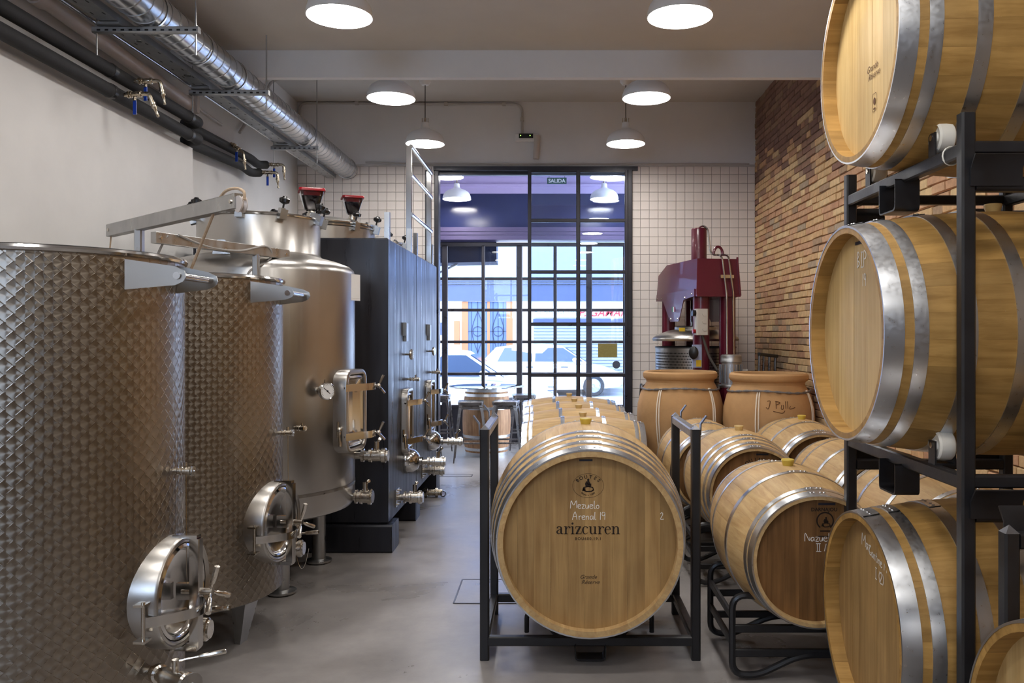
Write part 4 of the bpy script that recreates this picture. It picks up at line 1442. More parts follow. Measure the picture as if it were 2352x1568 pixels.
# tall smooth tank with a neck
cx, cy = -1.896, 5.35
root = thing('steel_tank', (cx, cy, 0), 'tall smooth steel tank with a wide neck and dial thermometer', 'tank')
R = 0.6
MB().lathe([(0, .36), (.2, .38), (.5, .44), (.58, .468), (R, .50), (R, 1.955), (.592, 1.985), (.565, 2.01), (.50, 2.035), (.40, 2.062), (.379, 2.07)], None, 96).build('shell', M['steel'], root)
MB().lathe([(R + .0015, .60), (R + .0015, .618)], None, 96).build('weld_seam', M['steel_worn'], root)
MB().lathe([(.392, 2.055), (.384, 2.075), (.378, 2.085), (.378, 2.30), (.370, 2.30), (.370, 2.22)], None, 72).build('neck', M['steel'], root)
MB().tube([(.380 * math.cos(2 * PI * k / 64), .380 * math.sin(2 * PI * k / 64), 2.305) for k in range(64)], .010, 8, True).build('neck_rim', M['steel_polished'], root)
MB().lathe([(0, 2.34), (.2, 2.335), (.33, 2.321), (.376, 2.317), (.378, 2.31), (0, 2.305)], None, 64).build('lid', M['steel'], root)
for a in (-140, -87, -51, -8, 20, 60, 110, 160, 195):
    a = math.radians(a)
    knob_clamp(root, (.392 * math.cos(a), .392 * math.sin(a), 2.322), (math.cos(a), math.sin(a), 0), (.0 if a < -1 else .3 * math.cos(a), 0, 1))
for (lx, ly) in ((.25, -.33), (.28, .36), (-.25, -.33), (-.28, .36)):
    mb = MB()
    mb.cyl((lx, ly, .02), (lx, ly, .47), .047, n=20)
    mb.lathe([(0, .008), (.088, .008), (.088, .02), (.05, .03), (.05, .035)], Matrix.Translation((lx, ly, 0)), 24)
    lg = mb.build('leg', M['steel_worn'], root)
    MB().box(lx - .055, lx + .055, ly - .055, ly + .055, 0, .012).build('foot_pad', M['black_plastic'], lg)
manway(root, (R * math.cos(math.radians(-10)), R * math.sin(math.radians(-10)), 1.09), (math.cos(math.radians(-10)), math.sin(math.radians(-10)), 0), .32, .52, .07, .10)
n = Vector((.80, -.60, 0))
c = n * (R - .005) + Vector((0, 0, 1.232))
mb = MB()
mb.turned(c, n, [(0, .024), (.02, .022), (.022, .014), (.085, .012)], 14)
mb.tube([c + n * .05, c + n * .05 + Vector((0, 0, .07)) + n * .02], .003, 6)
th = mb.build('thermometer_stem', M['fitting'], root)
dn = Vector((.72, -.69, 0)).normalized()
dc = c + n * .085
mb = MB()
mb.turned(dc, dn, [(-.012, .045), (-.01, .052), (.010, .052), (.014, .048), (.010, .045)], 32)
di = mb.build('dial_case', M['steel_polished'], root)
mb = MB()
mb.turned(dc, dn, [(.0085, .044), (.0105, .0445)], 28)
mb.build('dial_face', M['white'], di)
Fd = frame(dc + dn * .0115, dn)
mb = MB()
ribbon(mb, [(-.026, .022), (.018, -.016)], .004, Fd)
disc(mb, 0, 0, .006, .006, Fd)
for k in range(19):
    a = -.7 + (PI + 1.4) * k / 18
    ribbon(mb, [(.036 * math.cos(a), .036 * math.sin(a)), (.041 * math.cos(a), .041 * math.sin(a))], .0022, Fd)
mb.build('dial_marks', M['black_plastic'], di)
W = Vector((cx, cy, 0))
valve(root, W + Vector((R - .02, .06, .78)), (1, 0, 0), .24, .040, (.03, -.04, .03), False)
valve(root, W + Vector((R - .03, .04, .515)), (1, -.05, 0), .155, .042, (.03, -.03, .02), False, 'drain_valve')
valve(root, W + Vector((.595 * math.cos(math.radians(-52)), .595 * math.sin(math.radians(-52)), 1.02)), (.9, -.4, 0), .09, .014, None, False, 'sample_tap', 12)
F = frame((R * math.cos(.02), R * math.sin(.02), 1.875), (.93, -.36, 0))
lp = MB().box(-.06, .06, -.085, .085, .008, .014, F).build('label_plate', M['enamel'], root)
MB().box(-.05, .05, -.07, .0, .0142, .015, F).build('printed_card', M['white'], lp)
# lifting lug on the shoulder
mb = MB()
pr = [(-.05, 0), (.05, 0), (.035, .07), (.02, .085), (-.02, .085), (-.035, .07)]
mb.prism(pr, frame((-.06, -.47, 2.045), (.1, -1, 0)), .008)
mb.build('lifting_lug', M['steel_worn'], root)

# ------------------------------------------------------------------ black square vats
def black_vat(y0, y1, label, plinths, group):
    x0, x1, z0, z1 = -2.60, -1.19, .20, 2.27
    yc = (y0 + y1) / 2
    root = thing('black_vat', ((x0 + x1) / 2, yc, 0), label, 'vat', group)
    b = .012
    mb = MB()
    rings = []
    for z, i in ((z0, b), (z0 + b, 0), (z1 - b, 0), (z1, b)):
        rings.append([(x0 + i, y0 + i, z), (x1 - i, y0 + i, z), (x1 - i, y1 - i, z), (x0 + i, y1 - i, z)])
    mb.loft(rings)
    mb.build('body', M['vat'], root, world=True, sharp=20)
    for (a, c) in plinths:
        MB().bar((x0 + .1, (a + c) / 2, .1), (x1 + .035, (a + c) / 2, .1), c - a, .20, bev=.012).build('plinth', M['vat'], root, world=True)
    # neck and domed lid
    C = Matrix.Translation((-1.86, yc, 0))
    MB().lathe([(.43, z1 - .01), (.43, 2.40), (.42, 2.40)], C, 64).build('neck', M['steel'], root, world=True)
    MB().lathe([(.43, 2.405), (.435, 2.415), (.425, 2.428), (.36, 2.455), (.2, 2.49), (0, 2.505)], C, 64).build('lid', M['steel'], root, world=True)
    for r_, z in ((.437, 2.40), (.437, 2.424)):
        MB().tube([(-1.86 + r_ * math.cos(2 * PI * k / 64), yc + r_ * math.sin(2 * PI * k / 64), z) for k in range(64)], .008, 6, True).build('lid_ring', M['steel_polished'], root, world=True)
    o_ = ORG[root.name]
    for a in (-75, -38, 0, 50, 120, 180, 240):
        a = math.radians(a)
        knob_clamp(root, (-1.86 + .445 * math.cos(a) - o_.x, yc + .445 * math.sin(a) - o_.y, 2.42), (math.cos(a), math.sin(a), 0), (.25 * math.cos(a), .25 * math.sin(a), 1))
    my = y0 + .67
    manway(root, (x1 - o_.x, my - o_.y, .88), (1, 0, 0), .30, .52, .05, .02)
    # fixtures on the face
    mb = MB()
    mb.box(x1, x1 + .022, my - .05, my + .04, 1.515, 1.66)
    mb.box(x1, x1 + .03, my - .09, my - .075, 1.56, 1.665)
    mb.build('card_holder', M['galv_dark'], root, world=True)
    mb = MB()
    mb.cyl((x1 - .002, my + .02, 1.41), (x1 + .045, my + .02, 1.41), .008, n=8)
    mb.lathe([(0, 0), (.03, 0), (.036, .008), (.03, .018), (0, .02)], frame((x1 + .042, my + .02, 1.41), (1, -.25, 0)) @ Matrix.Scale(1.25, 4, (0, 1, 0)), 20)
    mb.build('thermometer', M['fitting'], root, world=True)
    valve(root, Vector((x1 - .01, my + .12, 1.205)), (1, 0, 0), .11, .015, None, False, 'sample_tap', 12)
    mb = MB()
    mb.lathe([(.10, 0), (.105, .03), (.085, .09), (.06, .12), (.034, .13), (.034, .15)], frame((x1 - .01, my, .56), (1, 0, -.05)), 24)
    mb.build('outlet_cone', M['steel_polished'], root, world=True)
    valve(root, Vector((x1 + .13, my, .55)), (1, 0, 0), .20, .035, (.04, -.03, .04), False, 'outlet_valve')
    mb = MB()
    mb.box(x1, x1 + .012, y0 + .24, y0 + .37, .27, .40)
    for (dy, dz) in ((.02, .02), (.11, .02), (.02, .11), (.11, .11)):
        mb.cyl((x1 + .01, y0 + .24 + dy, .27 + dz), (x1 + .03, y0 + .24 + dy, .27 + dz), .008, n=6)
    mb.build('flange', M['fitting'], root, world=True)
    valve(root, Vector((x1 + .005, y0 + .305, .335)), (1, 0, 0), .20, .042, (.02, -.02, .03), False, 'drain_valve')
    for y in (y0 + .12, y0 + 1.06):
        MB().box(x1 - .05, x1 - .012, y - .02, y + .02, z1 - .02, z1 + .20).build('rail_socket', M['steel_worn'], root, world=True)
    return root
black_vat(5.98, 7.21, 'near black square steel vat behind the smooth tank', [(5.94, 6.20), (6.96, 7.19)], 'black square vats')
black_vat(7.23, 8.46, 'far black square steel vat next to the doorway', [(8.20, 8.44)], 'black square vats')

# guard rail on the far vat
root = thing('guard_rail', (-1.20, 7.6, 2.27), 'stainless three-bar guard rail standing on the black vats', 'railing')
mb = MB()
for y in (7.10, 8.24):
    MB().bar((-1.235, y, 2.26), (-1.235, y, 3.19), .05, .018, up=(0, 1, 0)).build('post', M['steel_polished'], root, world=True)
for z in (3.18, 2.94, 2.60):
    MB().cyl((-1.215, 7.08, z), (-1.215, 8.26, z), .018, n=12).build('rail', M['steel_polished'], root, world=True)

# topping cups with red lids
def topping_cup(loc, label):
    root = thing('topping_cup', loc, label, 'topping cup', 'topping cups on the tank lids')
    mb = MB()
    mb.turned((0, 0, 0), (0, 0, 1), [(0, .03), (.012, .03), (.014, .022), (.03, .022), (.032, .032), (.055, .032), (.057, .026), (.075, .024)], 16)
    mb.build('stem', M['fitting'], root)
    def sq(h, z, r): return [(x, y, z) for x, y in rrect(2 * h, 2 * h, r, 4)]
    mb = MB()
    mb.loft([sq(.034, .075, .02), sq(.045, .085, .02), sq(.072, .18, .02), sq(.076, .198, .02)], cap=False)
    mb.build('hopper', M['clear'], root)
    lv = .165
    mb = MB()
    mb.loft([sq(.032, .078, .019), sq(.043, .088, .019), sq(.0665, lv, .019)])
    mb.build('wine', M['wine'], root)
    mb = MB()
    mb.loft([sq(.078, .196, .02), sq(.086, .198, .022), (sq(.086, .21, .022)), sq(.082, .216, .02), sq(.03, .219, .01)])
    mb.build('lid', M['red_plastic'], root)
    mb = MB()
    mb.loft([sq(.05, .170, .02), sq(.055, .196, .02)])
    mb.build('inner_lid', M['red_plastic'], root)
    return root
tcup = topping_cup((-1.605, 5.50, 2.318), 'red-lidded clear cup of dark wine on the smooth tank lid')
copy_thing(tcup, (-1.605, 6.62, 2.455), 'red-lidded clear cup of dark wine on the near black vat lid')
for o_ in bpy.data.objects:
    if o_.name.startswith('topping_cup'): o_.rotation_euler = (0, 0, .35)

# ------------------------------------------------------------------ clay jars
def jar(loc, label, R, seed, tied, rz=0.0):
    root = thing('clay_jar', loc, label, 'jar', 'clay jars beside the press', rz)
    k = R / .385
    prof = [(0, 0), (.20, 0), (.225, .02), (.27, .20), (.325, .45), (.368, .68), (.385, .82), (.38, .94), (.352, 1.05), (.315, 1.115), (.300, 1.145), (.305, 1.165), (.325, 1.178), (.333, 1.20), (.330, 1.225), (.315, 1.24), (.292, 1.235), (.283, 1.21), (.285, 1.16), (.30, 1.10), (.34, 1.0), (.35, .8)]
    P2 = [(r * k, z) for r, z in prof]
    MB().lathe(P2, None, 64).build('body', M['terracotta'], root)
    pts = []
    for i in range(96):
        a = 2 * PI * i / 96
        pts.append(((.343 * k) * math.cos(a), (.343 * k) * math.sin(a), 1.092 + .010 * math.sin(3 * a + seed)))
    MB().tube(pts, [.0085 + .003 * math.sin(i * 1.6) for i in range(96)], 7, True).build('wire_rope', M['rope'], root)
    def wall(z):
        for (r0, z0), (r1, z1) in zip(P2, P2[1:]):
            if z0 <= z <= z1: return r0 + (r1 - r0) * (z - z0) / (z1 - z0) + .004
        return P2[6][0]
    for a in tied:
        for da in (-.025, .025):
            ps = []
            for i in range(26):
                z = 1.10 - i * .036
                aa = a + da * (1 + .25 * math.sin(i * .2))
                r = wall(z) + .003
                ps.append((r * math.cos(aa), r * math.sin(aa), z))
            MB().tube(ps, .0062, 6).build('strap', M['strap'], root)
    return root
j1 = jar((1.152, 7.50, 0), 'left tall clay jar with rope collar and cream straps', .388, 0.3, (math.radians(-128), math.radians(-50), math.radians(60)))
j2 = jar((1.868, 7.17, 0), 'right tall clay jar with a name scratched below the rim', .389, 1.4, (math.radians(-118), math.radians(-38), math.radians(75)))
mb = MB()
# scratched name on the right jar, wrapped round its shoulder
for st in ([(0, .06), (.02, .06), (.008, 0), (-.008, .01)], [(.06, .06), (.06, 0)], [(.055, .06), (.09, .05), (.06, .03)], [(.1, .03), (.095, 0), (.11, 0), (.112, .03)], [(.13, .06), (.128, 0)], [(.145, .06), (.143, 0)], [(.165, .02), (.155, 0), (.175, 0), (.20, .01)], [(.04, -.02), (.10, -.035), (.12, -.015)]):
    ps = []
    for (u, v) in spline(st, 4):
        a = math.radians(-106) + u / .37 * 1.15
        z = 0.96 + v
        r = .380 * .389 / .385 + (-.02 if z > 1.0 else 0) * 0 + .001 - max(0, z - .94) * .255
        ps.append((r * math.cos(a), r * math.sin(a), z))
    mb.tube(ps, .003, 5)
mb.build('scratched_name', M['ink_soft'], j2)

# ------------------------------------------------------------------ hydraulic wine press
root = thing('wine_press', (1.45, 8.42, 0), 'maroon hydraulic wine press with perforated steel basket and grey motor', 'wine press', rz=math.radians(9))
mb = MB()
for (x, y) in ((-.13, -.55), (.13, -.55)):
    MB().cyl((x, y, 0), (x, y, 2.06), .078, n=24).build('column', M['maroon'], root)
for (x, y) in ((-.13, .50), (.13, .50)):
    MB().cyl((x, y, 0), (x, y, 2.06), .07, n=24).build('column', M['maroon'], root)
# hood: trapezoid end faces, flat sides with a pointed apron
hood = MB()
t, bt = .195, .215
ring0 = [(-bt, -.66, 1.93), (bt, -.66, 1.93), (t, -.63, 2.285), (-t, -.63, 2.285)]
ring1 = [(-bt, .45, 1.93), (bt, .45, 1.93), (t, .35, 2.30), (-t, .35, 2.30)]
ring2 = [(-bt, .68, 1.93), (bt, .68, 1.93), (t, .66, 2.21), (-t, .66, 2.21)]
hood.loft([ring0, ring1, ring2])
hood.build('hood', M['maroon'], root, sharp=15)
mb = MB()
mb.bar((-bt, -.667, 1.935), (bt, -.667, 1.935), .014, .02)
mb.bar((bt, -.667, 1.935), (t, -.637, 2.30), .014, .02)
mb.build('hood_flange', M['maroon'], root)
for sx in (-1, 1):
    mb = MB()
    x = sx * (bt + .004)
    poly = [(-.52, 1.95), (-.18, 1.95), (-.06, 1.66), (.12, 1.66), (.36, 1.95), (.58, 1.95), (.55, 2.1), (-.5, 2.1)]
    poly = [(-.62, 1.93), (-.30, 1.91), (-.14, 1.70), (.14, 1.70), (.40, 1.92), (.66, 1.93), (.64, 2.0), (-.62, 2.0)]
    mb.prism(poly, Matrix(((0, 0, 1, x - .004), (1, 0, 0, 0), (0, 1, 0, 0), (0, 0, 0, 1))), .008)
    ap = mb.build('apron', M['maroon'], root)
    mb = MB()
    for (y, z) in ((-.55, 1.955), (-.34, 1.93), (-.11, 1.73), (.11, 1.73), (.44, 1.95), (.6, 1.955)):
        mb.ball((x + sx * .005, y, z), .009, 8)
    mb.build('rivets', M['fitting'], ap)
    if sx < 0:
        mb = MB()
        for i, m_ in enumerate(('green', 'white', 'red_plastic')):
            mb.box(x - .007, x - .004, .07 - i * .035 - .035, 0.07 - i * .035, 1.80, 1.85, mi=i)
        mb.build('flag_sticker', [M['green'], M['white'], M['red_plastic']], ap)
MB().lathe([(0, 2.27), (.074, 2.27), (.074, 2.585), (.068, 2.595), (0, 2.597)], Matrix.Translation((-.10, -.40, 0)), 28).build('ram_cylinder', M['maroon'], root)
mb = MB()
mb.tube([(.02 + .045 * math.cos(a), -.6, 2.33 + .07 * math.sin(a)) for a in [PI * k / 10 for k in range(11)]], .014, 8)
mb.build('lifting_eye', M['maroon'], root)
MB().cyl((0, 0, 1.6), (0, 0, 1.95), .05, n=18).build('ram', M['steel_polished'], root)
MB().lathe([(0, 1.655), (.20, 1.655), (.21, 1.645), (.21, 1.62), (.27, 1.61), (.37, 1.575), (.425, 1.545), (.437, 1.525), (.43, 1.505), (0, 1.505)], None, 56).build('press_plate', M['steel'], root)
bk = MB().lathe([(.40, .45), (.405, .45), (.405, 1.44), (.395, 1.44), (.395, .47)], None, 64).build('basket', M['steel'], root)
mb = MB()
MB().tube([(.402 * math.cos(2 * PI * k / 64), .402 * math.sin(2 * PI * k / 64), 1.442) for k in range(64)], .009, 6, True).build('basket_rim', M['black_plastic'], bk)
holes = MB()
for r in range(11):
    z = 1.385 - r * .028
    for k in range(84):
        a = PI + (k + .5 * (r % 2)) * (PI * 1.02 / 84) - .05
        Fh = frame((.4062 * math.cos(a), .4062 * math.sin(a), z), (math.cos(a), math.sin(a), 0))
        disc(holes, 0, 0, .0055, .008, Fh, 6)
tag(holes.build('perforations', M['black_plastic'], bk), kind='stuff')
MB().lathe([(.30, .40), (.47, .40), (.48, .46), (.465, .47), (.42, .43), (0, .43)], None, 48).build('drip_tray', M['steel'], root)
MB().box(-.24, .24, -.62, .62, .02, .40).build('base', M['maroon'], root)
MB().box(-.03, .17, -.90, -.58, .70, 1.085).build('motor_bracket', M['maroon'], root)
# control boxes
cb = MB().bar((-.165, -.655, 1.565), (-.165, -.655, 1.81), .115, .085, up=(0, 1, 0), bev=.012).build('control_box', M['box_grey'], root)
mb = MB()
for z in (1.62, 1.69, 1.76):
    mb.cyl((-.15, -.695, z), (-.15, -.703, z), .019, n=16)
mb.build('knockout', M['box_grey'], cb)
mb = MB()
mb.cyl((-.22, -.655, 1.77), (-.255, -.655, 1.77), .03, n=14)
mb.build('rotary_switch', M['black_plastic'], cb)
mb = MB()
mb.cyl((-.22, -.655, 1.60), (-.25, -.655, 1.60), .02, n=14)
mb.build('red_button', M['red_plastic'], cb)
mb = MB()
mb.tube(spline([(-.16, -.66, 1.57), (-.14, -.67, 1.50), (-.10, -.70, 1.36), (-.04, -.74, 1.24)], 5), .012, 8)
mb.build('cable', M['cord'], cb)
sp = MB().box(-.245, -.155, -.640, -.628, 1.26, 1.475).build('switch_plate', M['light_blue'], root)
mb = MB()
mb.lathe([(0, 0), (.036, 0), (.045, .008), (.045, .022), (.034, .03), (0, .03)], frame((-.235, -.645, 1.40), (-.45, -1, 0)) @ Matrix.Scale(1.35, 4, (0, 1, 0)), 24)
mb.build('rotary_switch', M['black_plastic'], sp)
MB().box(-.21, -.16, -.643, -.640, 1.27, 1.33).build('warning_label', M['yellow'], sp)
MB().box(-.30, -.24, -.40, -.398, 1.60, 1.635).build('warning_label', M['yellow'], root)
# motor
mo = MB()
mc = Vector((.07, -.80, 0))
mo.lathe([(0, 1.08), (.115, 1.08), (.12, 1.095), (.115, 1.11), (.088, 1.115), (.088, 1.31), (.10, 1.315), (.10, 1.335), (.097, 1.34), (.097, 1.37), (.083, 1.385), (0, 1.387)], Matrix.Translation(mc), 32)
mtr = mo.build('motor', M['galv_dark'], root)
mb = MB()
for k in range(22):
    a = 2 * PI * k / 22
    Fk = frame(mc + Vector((.092 * math.cos(a), .09 * math.sin(a), 1.21)), (math.cos(a), math.sin(a), 0))
    mb.box(-.003, .003, -.085, .085, 0, .016, Fk)
mb.build('cooling_fins', M['galv'], mtr)
MB().box(.155, .22, -.83, -.74, 1.14, 1.25).build('terminal_box', M['box_grey'], mtr)
for i, x in enumerate((.06, .125)):
    p = [(x - .09 + (.02 if i else 0), -.56, 2.325), (x - .02, -.60, 2.325), (x - .02, -.655, 2.29), (x + .01, -.69, 1.95), (x + .01, -.69, 1.90), (x - .005, -.74, 1.375)]
    if i == 0: p = [(-.105, -.42, 2.60), (-.08, -.46, 2.62), (-.04, -.49, 2.58), (-.03, -.52, 2.36), (-.01, -.56, 2.325)] + p[1:]
    MB().tube(rounded(p, .03, 4), .009, 8).build('hydraulic_pipe', M['steel_polished'], root)
MB().box(.02, .15, -.672, -.652, 2.10, 2.13).build('pipe_clip', M['fitting'], root)

# galvanised trolley handle beside the left jar
root = thing('sack_truck', (0.955, 8.98, 0), 'grey sack truck with a bent tube handle, behind the left clay jar', 'trolley')
for x in (.0, .20):
    p = rounded([(x, -.11, 1.02), (x, -.04, 1.04), (x, .02, .9), (x, .10, .12)], .05, 5)
    MB().tube(p, .016, 8).build('side_tube', M['galv'], root)
for z, y in ((.75, .035), (.45, .066), (1.02, -.11)):
    MB().cyl((0, y, z), (.20, y, z), .012, n=8).build('cross_tube', M['galv'], root)
MB().box(-.02, .22, .09, .24, .02, .03).build('toe_plate', M['galv_dark'], root)
for x in (-.045, .245):
    MB().lathe([(0, -.02), (.09, -.02), (.1, -.012), (.1, .012), (.09, .02), (0, .02)], frame((x, .16, .10), (1, 0, 0)), 20).build('wheel', M['tyre'], root)

# dark steel frame leaning at the brick wall
root = thing('ladder', (2.08, 8.05, 0), 'dark steel ladder leaning at the brick wall behind the right jar', 'ladder')
MB().bar((-.13, -.22, 1.385), (.14, .15, 1.355), .03, .03).build('top_bar', M['black_metal'], root)
for k in (0, .28, .62, 1.0):
    MB().cyl((-.12 + .24 * k, -.20 + .33 * k, 1.37 - .03 * k), (-.15 + .24 * k, -.18 + .33 * k, .0), .014, n=8).build('upright', M['gunmetal'], root)
MB().bar((-.14, -.19, .35), (.10, .14, .35), .025, .025).build('cross_bar', M['black_metal'], root)

# slate-coloured crate end lying on the middle barrel
root = thing('slate_panel', (2.16, 3.95, 1.995), 'small scratched slate-blue case on a bracket at the brick wall, right edge', 'case')
MB().box(-.10, .10, -.08, .06, .03, .155).build('case_body', M['slate_band'], root)
mb = MB()
for i in range(14):
    u = -.09 + .18 * rng.random()
    z0 = .04 + .08 * rng.random()
    ribbon(mb, [(u, z0), (u + .015 * rng.random(), z0 + .02 + .03 * rng.random())], .004, Matrix(((1, 0, 0, 0), (0, 0, 1, -.0808), (0, 1, 0, 0), (0, 0, 0, 1))))
mb.build('scratches', M['white'], root)
mb = MB()
mb.box(-.105, -.01, -.085, .06, .0, .028, mi=0)
mb.box(-.01, .105, -.085, .06, .0, .028, mi=1)
mb.build('striped_edge', [M['yellow'], M['black_plastic']], root)
# ------------------------------------------------------------------ pendant lamps
def pendant(loc, drop, label, brass=True):
    """loc is the rim height; drop the distance from the rim up to the ceiling"""
    root = thing('pendant_lamp', loc, label, 'lamp', 'white pendant lamps')
    pr = [(.196, 0), (.197, .004), (.193, .035), (.182, .068), (.160, .098), (.125, .122), (.085, .138), (.055, .150), (.044, .162), (.040, .19), (.038, .215), (.028, .222), (0, .223)]
    ins = [(r - .004, z - .001) for r, z in pr[1:10]]
    MB().lathe([(0, .195)] + list(reversed(ins)) + [(.192, 0)] + pr, None, 56).build('shade', M['enamel'], root)
    MB().lathe([(0, .022), (.183, .022), (.183, .026), (0, .03)], None, 40).build('glowing_disc', M['bulb'], root)
    if drop > .3:
        mb = MB()
        for s in (-1, 1):
            mb.box(s * .030 - .003, s * .030 + .003, -.008, .008, .20, .262)
        mb.cyl((0, 0, .22), (0, 0, .265), .012, n=10)
        mb.build('brass_socket', M['brass'], root)
        MB().cyl((0, 0, .26), (0, 0, drop - .03), .0045, n=6).build('cord', M['cord'], root)
        MB().lathe([(0, drop - .095), (.035, drop - .095), (.06, drop - .06), (.062, drop), (0, drop)], None, 24).build('canopy', M['enamel'], root)
    return root
far = pendant((-1.29, 8.35, 3.49), .69, 'left hanging lamp nearest the tiled back wall')
copy_thing(far, (0.735, 8.35, 3.49), 'right hanging lamp nearest the tiled back wall')
mid = pendant((-1.31, 6.70, 3.478), .70, 'left lamp just behind the ceiling beam')
copy_thing(mid, (0.757, 6.70, 3.48), 'right lamp just behind the ceiling beam')
near = pendant((-1.272, 4.93, 3.462), .237, 'left lamp nearest the camera, close under the low ceiling')
copy_thing(near, (0.757, 4.93, 3.460), 'right lamp nearest the camera, close under the low ceiling')
bar_ = pendant((-1.33, 11.45, 3.44), .64, 'left lamp over the bar table beyond the doorway')
copy_thing(bar_, (0.71, 11.45, 3.44), 'right lamp by the street window, seen through the glass door')
copy_thing(bar_, (-1.27, 9.95, 3.46), 'left lamp just beyond the doorway, half hidden by the rail')
copy_thing(bar_, (0.64, 9.95, 3.46), 'right lamp just behind the glass door')

# ------------------------------------------------------------------ duct, tray, rod, hangers
root = thing('spiral_duct', (-2.30, 2.0, 3.42), 'shiny spiral-seamed round metal air duct along the left ceiling', 'duct')
R = .107
mb = MB()
mb.lathe([(R, 0), (R, 6.9)], frame((-2.30, 2.4, 3.42), (0, 1, 0)), 40)
mb.build('pipe', M['galv'], root, world=True)
# spiral lock seam
mb = MB()
pts = []
turns = 64
for i in range(turns * 20 + 1):
    a = 2 * PI * i / 20
    pts.append((-2.30 + (R + .001) * math.cos(a), 2.4 + 6.9 * i / (turns * 20), 3.42 + (R + .001) * math.sin(a)))
mb.tube(pts, .0030, 4)
mb.build('spiral_seam', M['galv_dark'], root, world=True)
for y in (4.72, 5.35, 5.93, 7.68, 9.2):
    MB().lathe([(R + .002, -.012), (R + .008, -.010), (R + .008, .010), (R + .002, .012)], frame((-2.30, y, 3.42), (0, 1, 0)), 40).build('coupling_band', M['galv'], root, world=True)

root = thing('cable_tray', (-2.48, 5.8, 3.33), 'perforated galvanised cable tray beside the round duct', 'cable tray')
mb = MB()
prof = [(-2.54, 3.365), (-2.54, 3.325), (-2.435, 3.325), (-2.435, 3.365), (-2.438, 3.365), (-2.438, 3.328), (-2.537, 3.328), (-2.537, 3.365)]
mb.loft([[(x, y, z) for x, z in prof] for y in (2.4, 9.28)])
mb.build('channel', M['galv_dark'], root, world=True)
mb = MB()
y = 2.6
while y < 9.2:
    for x in (-2.52, -2.455):
        disc(mb, 0, 0, .006, .02, frame((x, y, 3.3245), (0, 0, -1)), 8)
    y += .16
tag(mb.build('slots', M['black_plastic'], root, world=True), kind='stuff')
mb = MB()
for y in (2.7, 3.4, 4.1, 4.95, 5.6, 6.4, 7.1, 7.9, 8.6):
    mb.lathe([(.022, 0), (.024, .004), (.016, .004)], frame((-2.475, y, 3.326), (0, 0, -1)), 14)
mb.build('pressed_dimples', M['galv'], root, world=True)

tag(MB().cyl((-2.63, 2.4, 3.345), (-2.55, 9.25, 3.345), .0125, n=10).build('conduit', M['galv']), 'straight bright steel conduit running beside the cable tray', 'conduit')

def hanger(y, x0, x1, ztop0, ztop1, label):
    root = thing('hanger_rail', ((x0 + x1) / 2, y, 3.28), label, 'hanger', 'hanger rails under the duct')
    mb = MB()
    mb.bar((x0, y, 3.29), (x1, y, 3.29), .04, .035)
    mb.build('channel', M['galv_dark'], root, world=True)
    mb = MB()
    k = 0
    x = x0 + .03
    while x < x1 - .03:
        mb.box(x, x + .02, y - .0215, y - .0200, 3.281, 3.291)
        x += .045
    tag(mb.build('slots', M['black_plastic'], root, world=True), kind='stuff')
    for x, zt in ((x0 + .02, ztop0), (x1 - .02, ztop1)):
        mb = MB()
        mb.cyl((x, y, 3.15), (x, y, zt), .005, n=6)
        mb.cyl((x, y, 3.308), (x, y, 3.318), .011, n=6)
        mb.build('threaded_rod', M['galv_dark'], root, world=True)
    mb = MB()
    mb.box(-2.56, -2.43, y - .05, y + .05, 3.308, 3.322)
    mb.build('packing_block', M['galv_dark'], root, world=True)
    return root
hanger(4.68, -2.60, -2.0, 3.70, 3.70, 'nearest hanger rail under the duct, on two threaded rods')
hanger(5.89, -2.585, -2.02, 3.70, 3.70, 'middle hanger rail under the duct, just before the beam')
hanger(7.64, -2.60, -2.16, 4.18, 4.18, 'far hanger rail under the duct, behind the beam')

# ------------------------------------------------------------------ insulated pipes with taps
def tap(pipe, p, out, down, name='tap', hang=True):
    """ball valve: stub, body, bent spout and a blue lever"""
    p, out = Vector(p), Vector(out).normalized()
    mb = MB()
    mb.turned(p, out, [(0, .012), (.03, .012), (.032, .021), (.040, .021), (.042, .014), (.05, .021), (.058, .021), (.06, .016), (.085, .018), (.10, .016), (.102, .02), (.115, .02), (.118, .014)], 12)
    e = p + out * .115
    dn = Vector(down).normalized()
    path = rounded([e, e + out * .045, e + out * .045 + dn * .06], .035, 5)
    mb.tube(path, .0135, 10)
    q = path[-1]
    mb.turned(q - dn * .005, dn, [(0, .018), (.012, .018), (.014, .014), (.03, .016), (.04, .010), (.075, .008), (.085, .010), (.09, .006)], 10)
    t = mb.build(name, M['brass'], pipe, world=True)
    mb = MB()
    c = p + out * .075 + Vector((0, 0, -.006))
    mb.box(c.x - .004, c.x + .004, c.y - .012, c.y + .012, c.z - .035, c.z)
    mb.build('lever_neck', M['brass'], t, world=True)
    mb = MB()
    mb.bar(c - Vector((0, 0, .03)), c - Vector((0, 0, .115)), .020, .010, up=(0, 1, 0))
    mb.build('blue_lever', M['blue_plastic'], t, world=True)

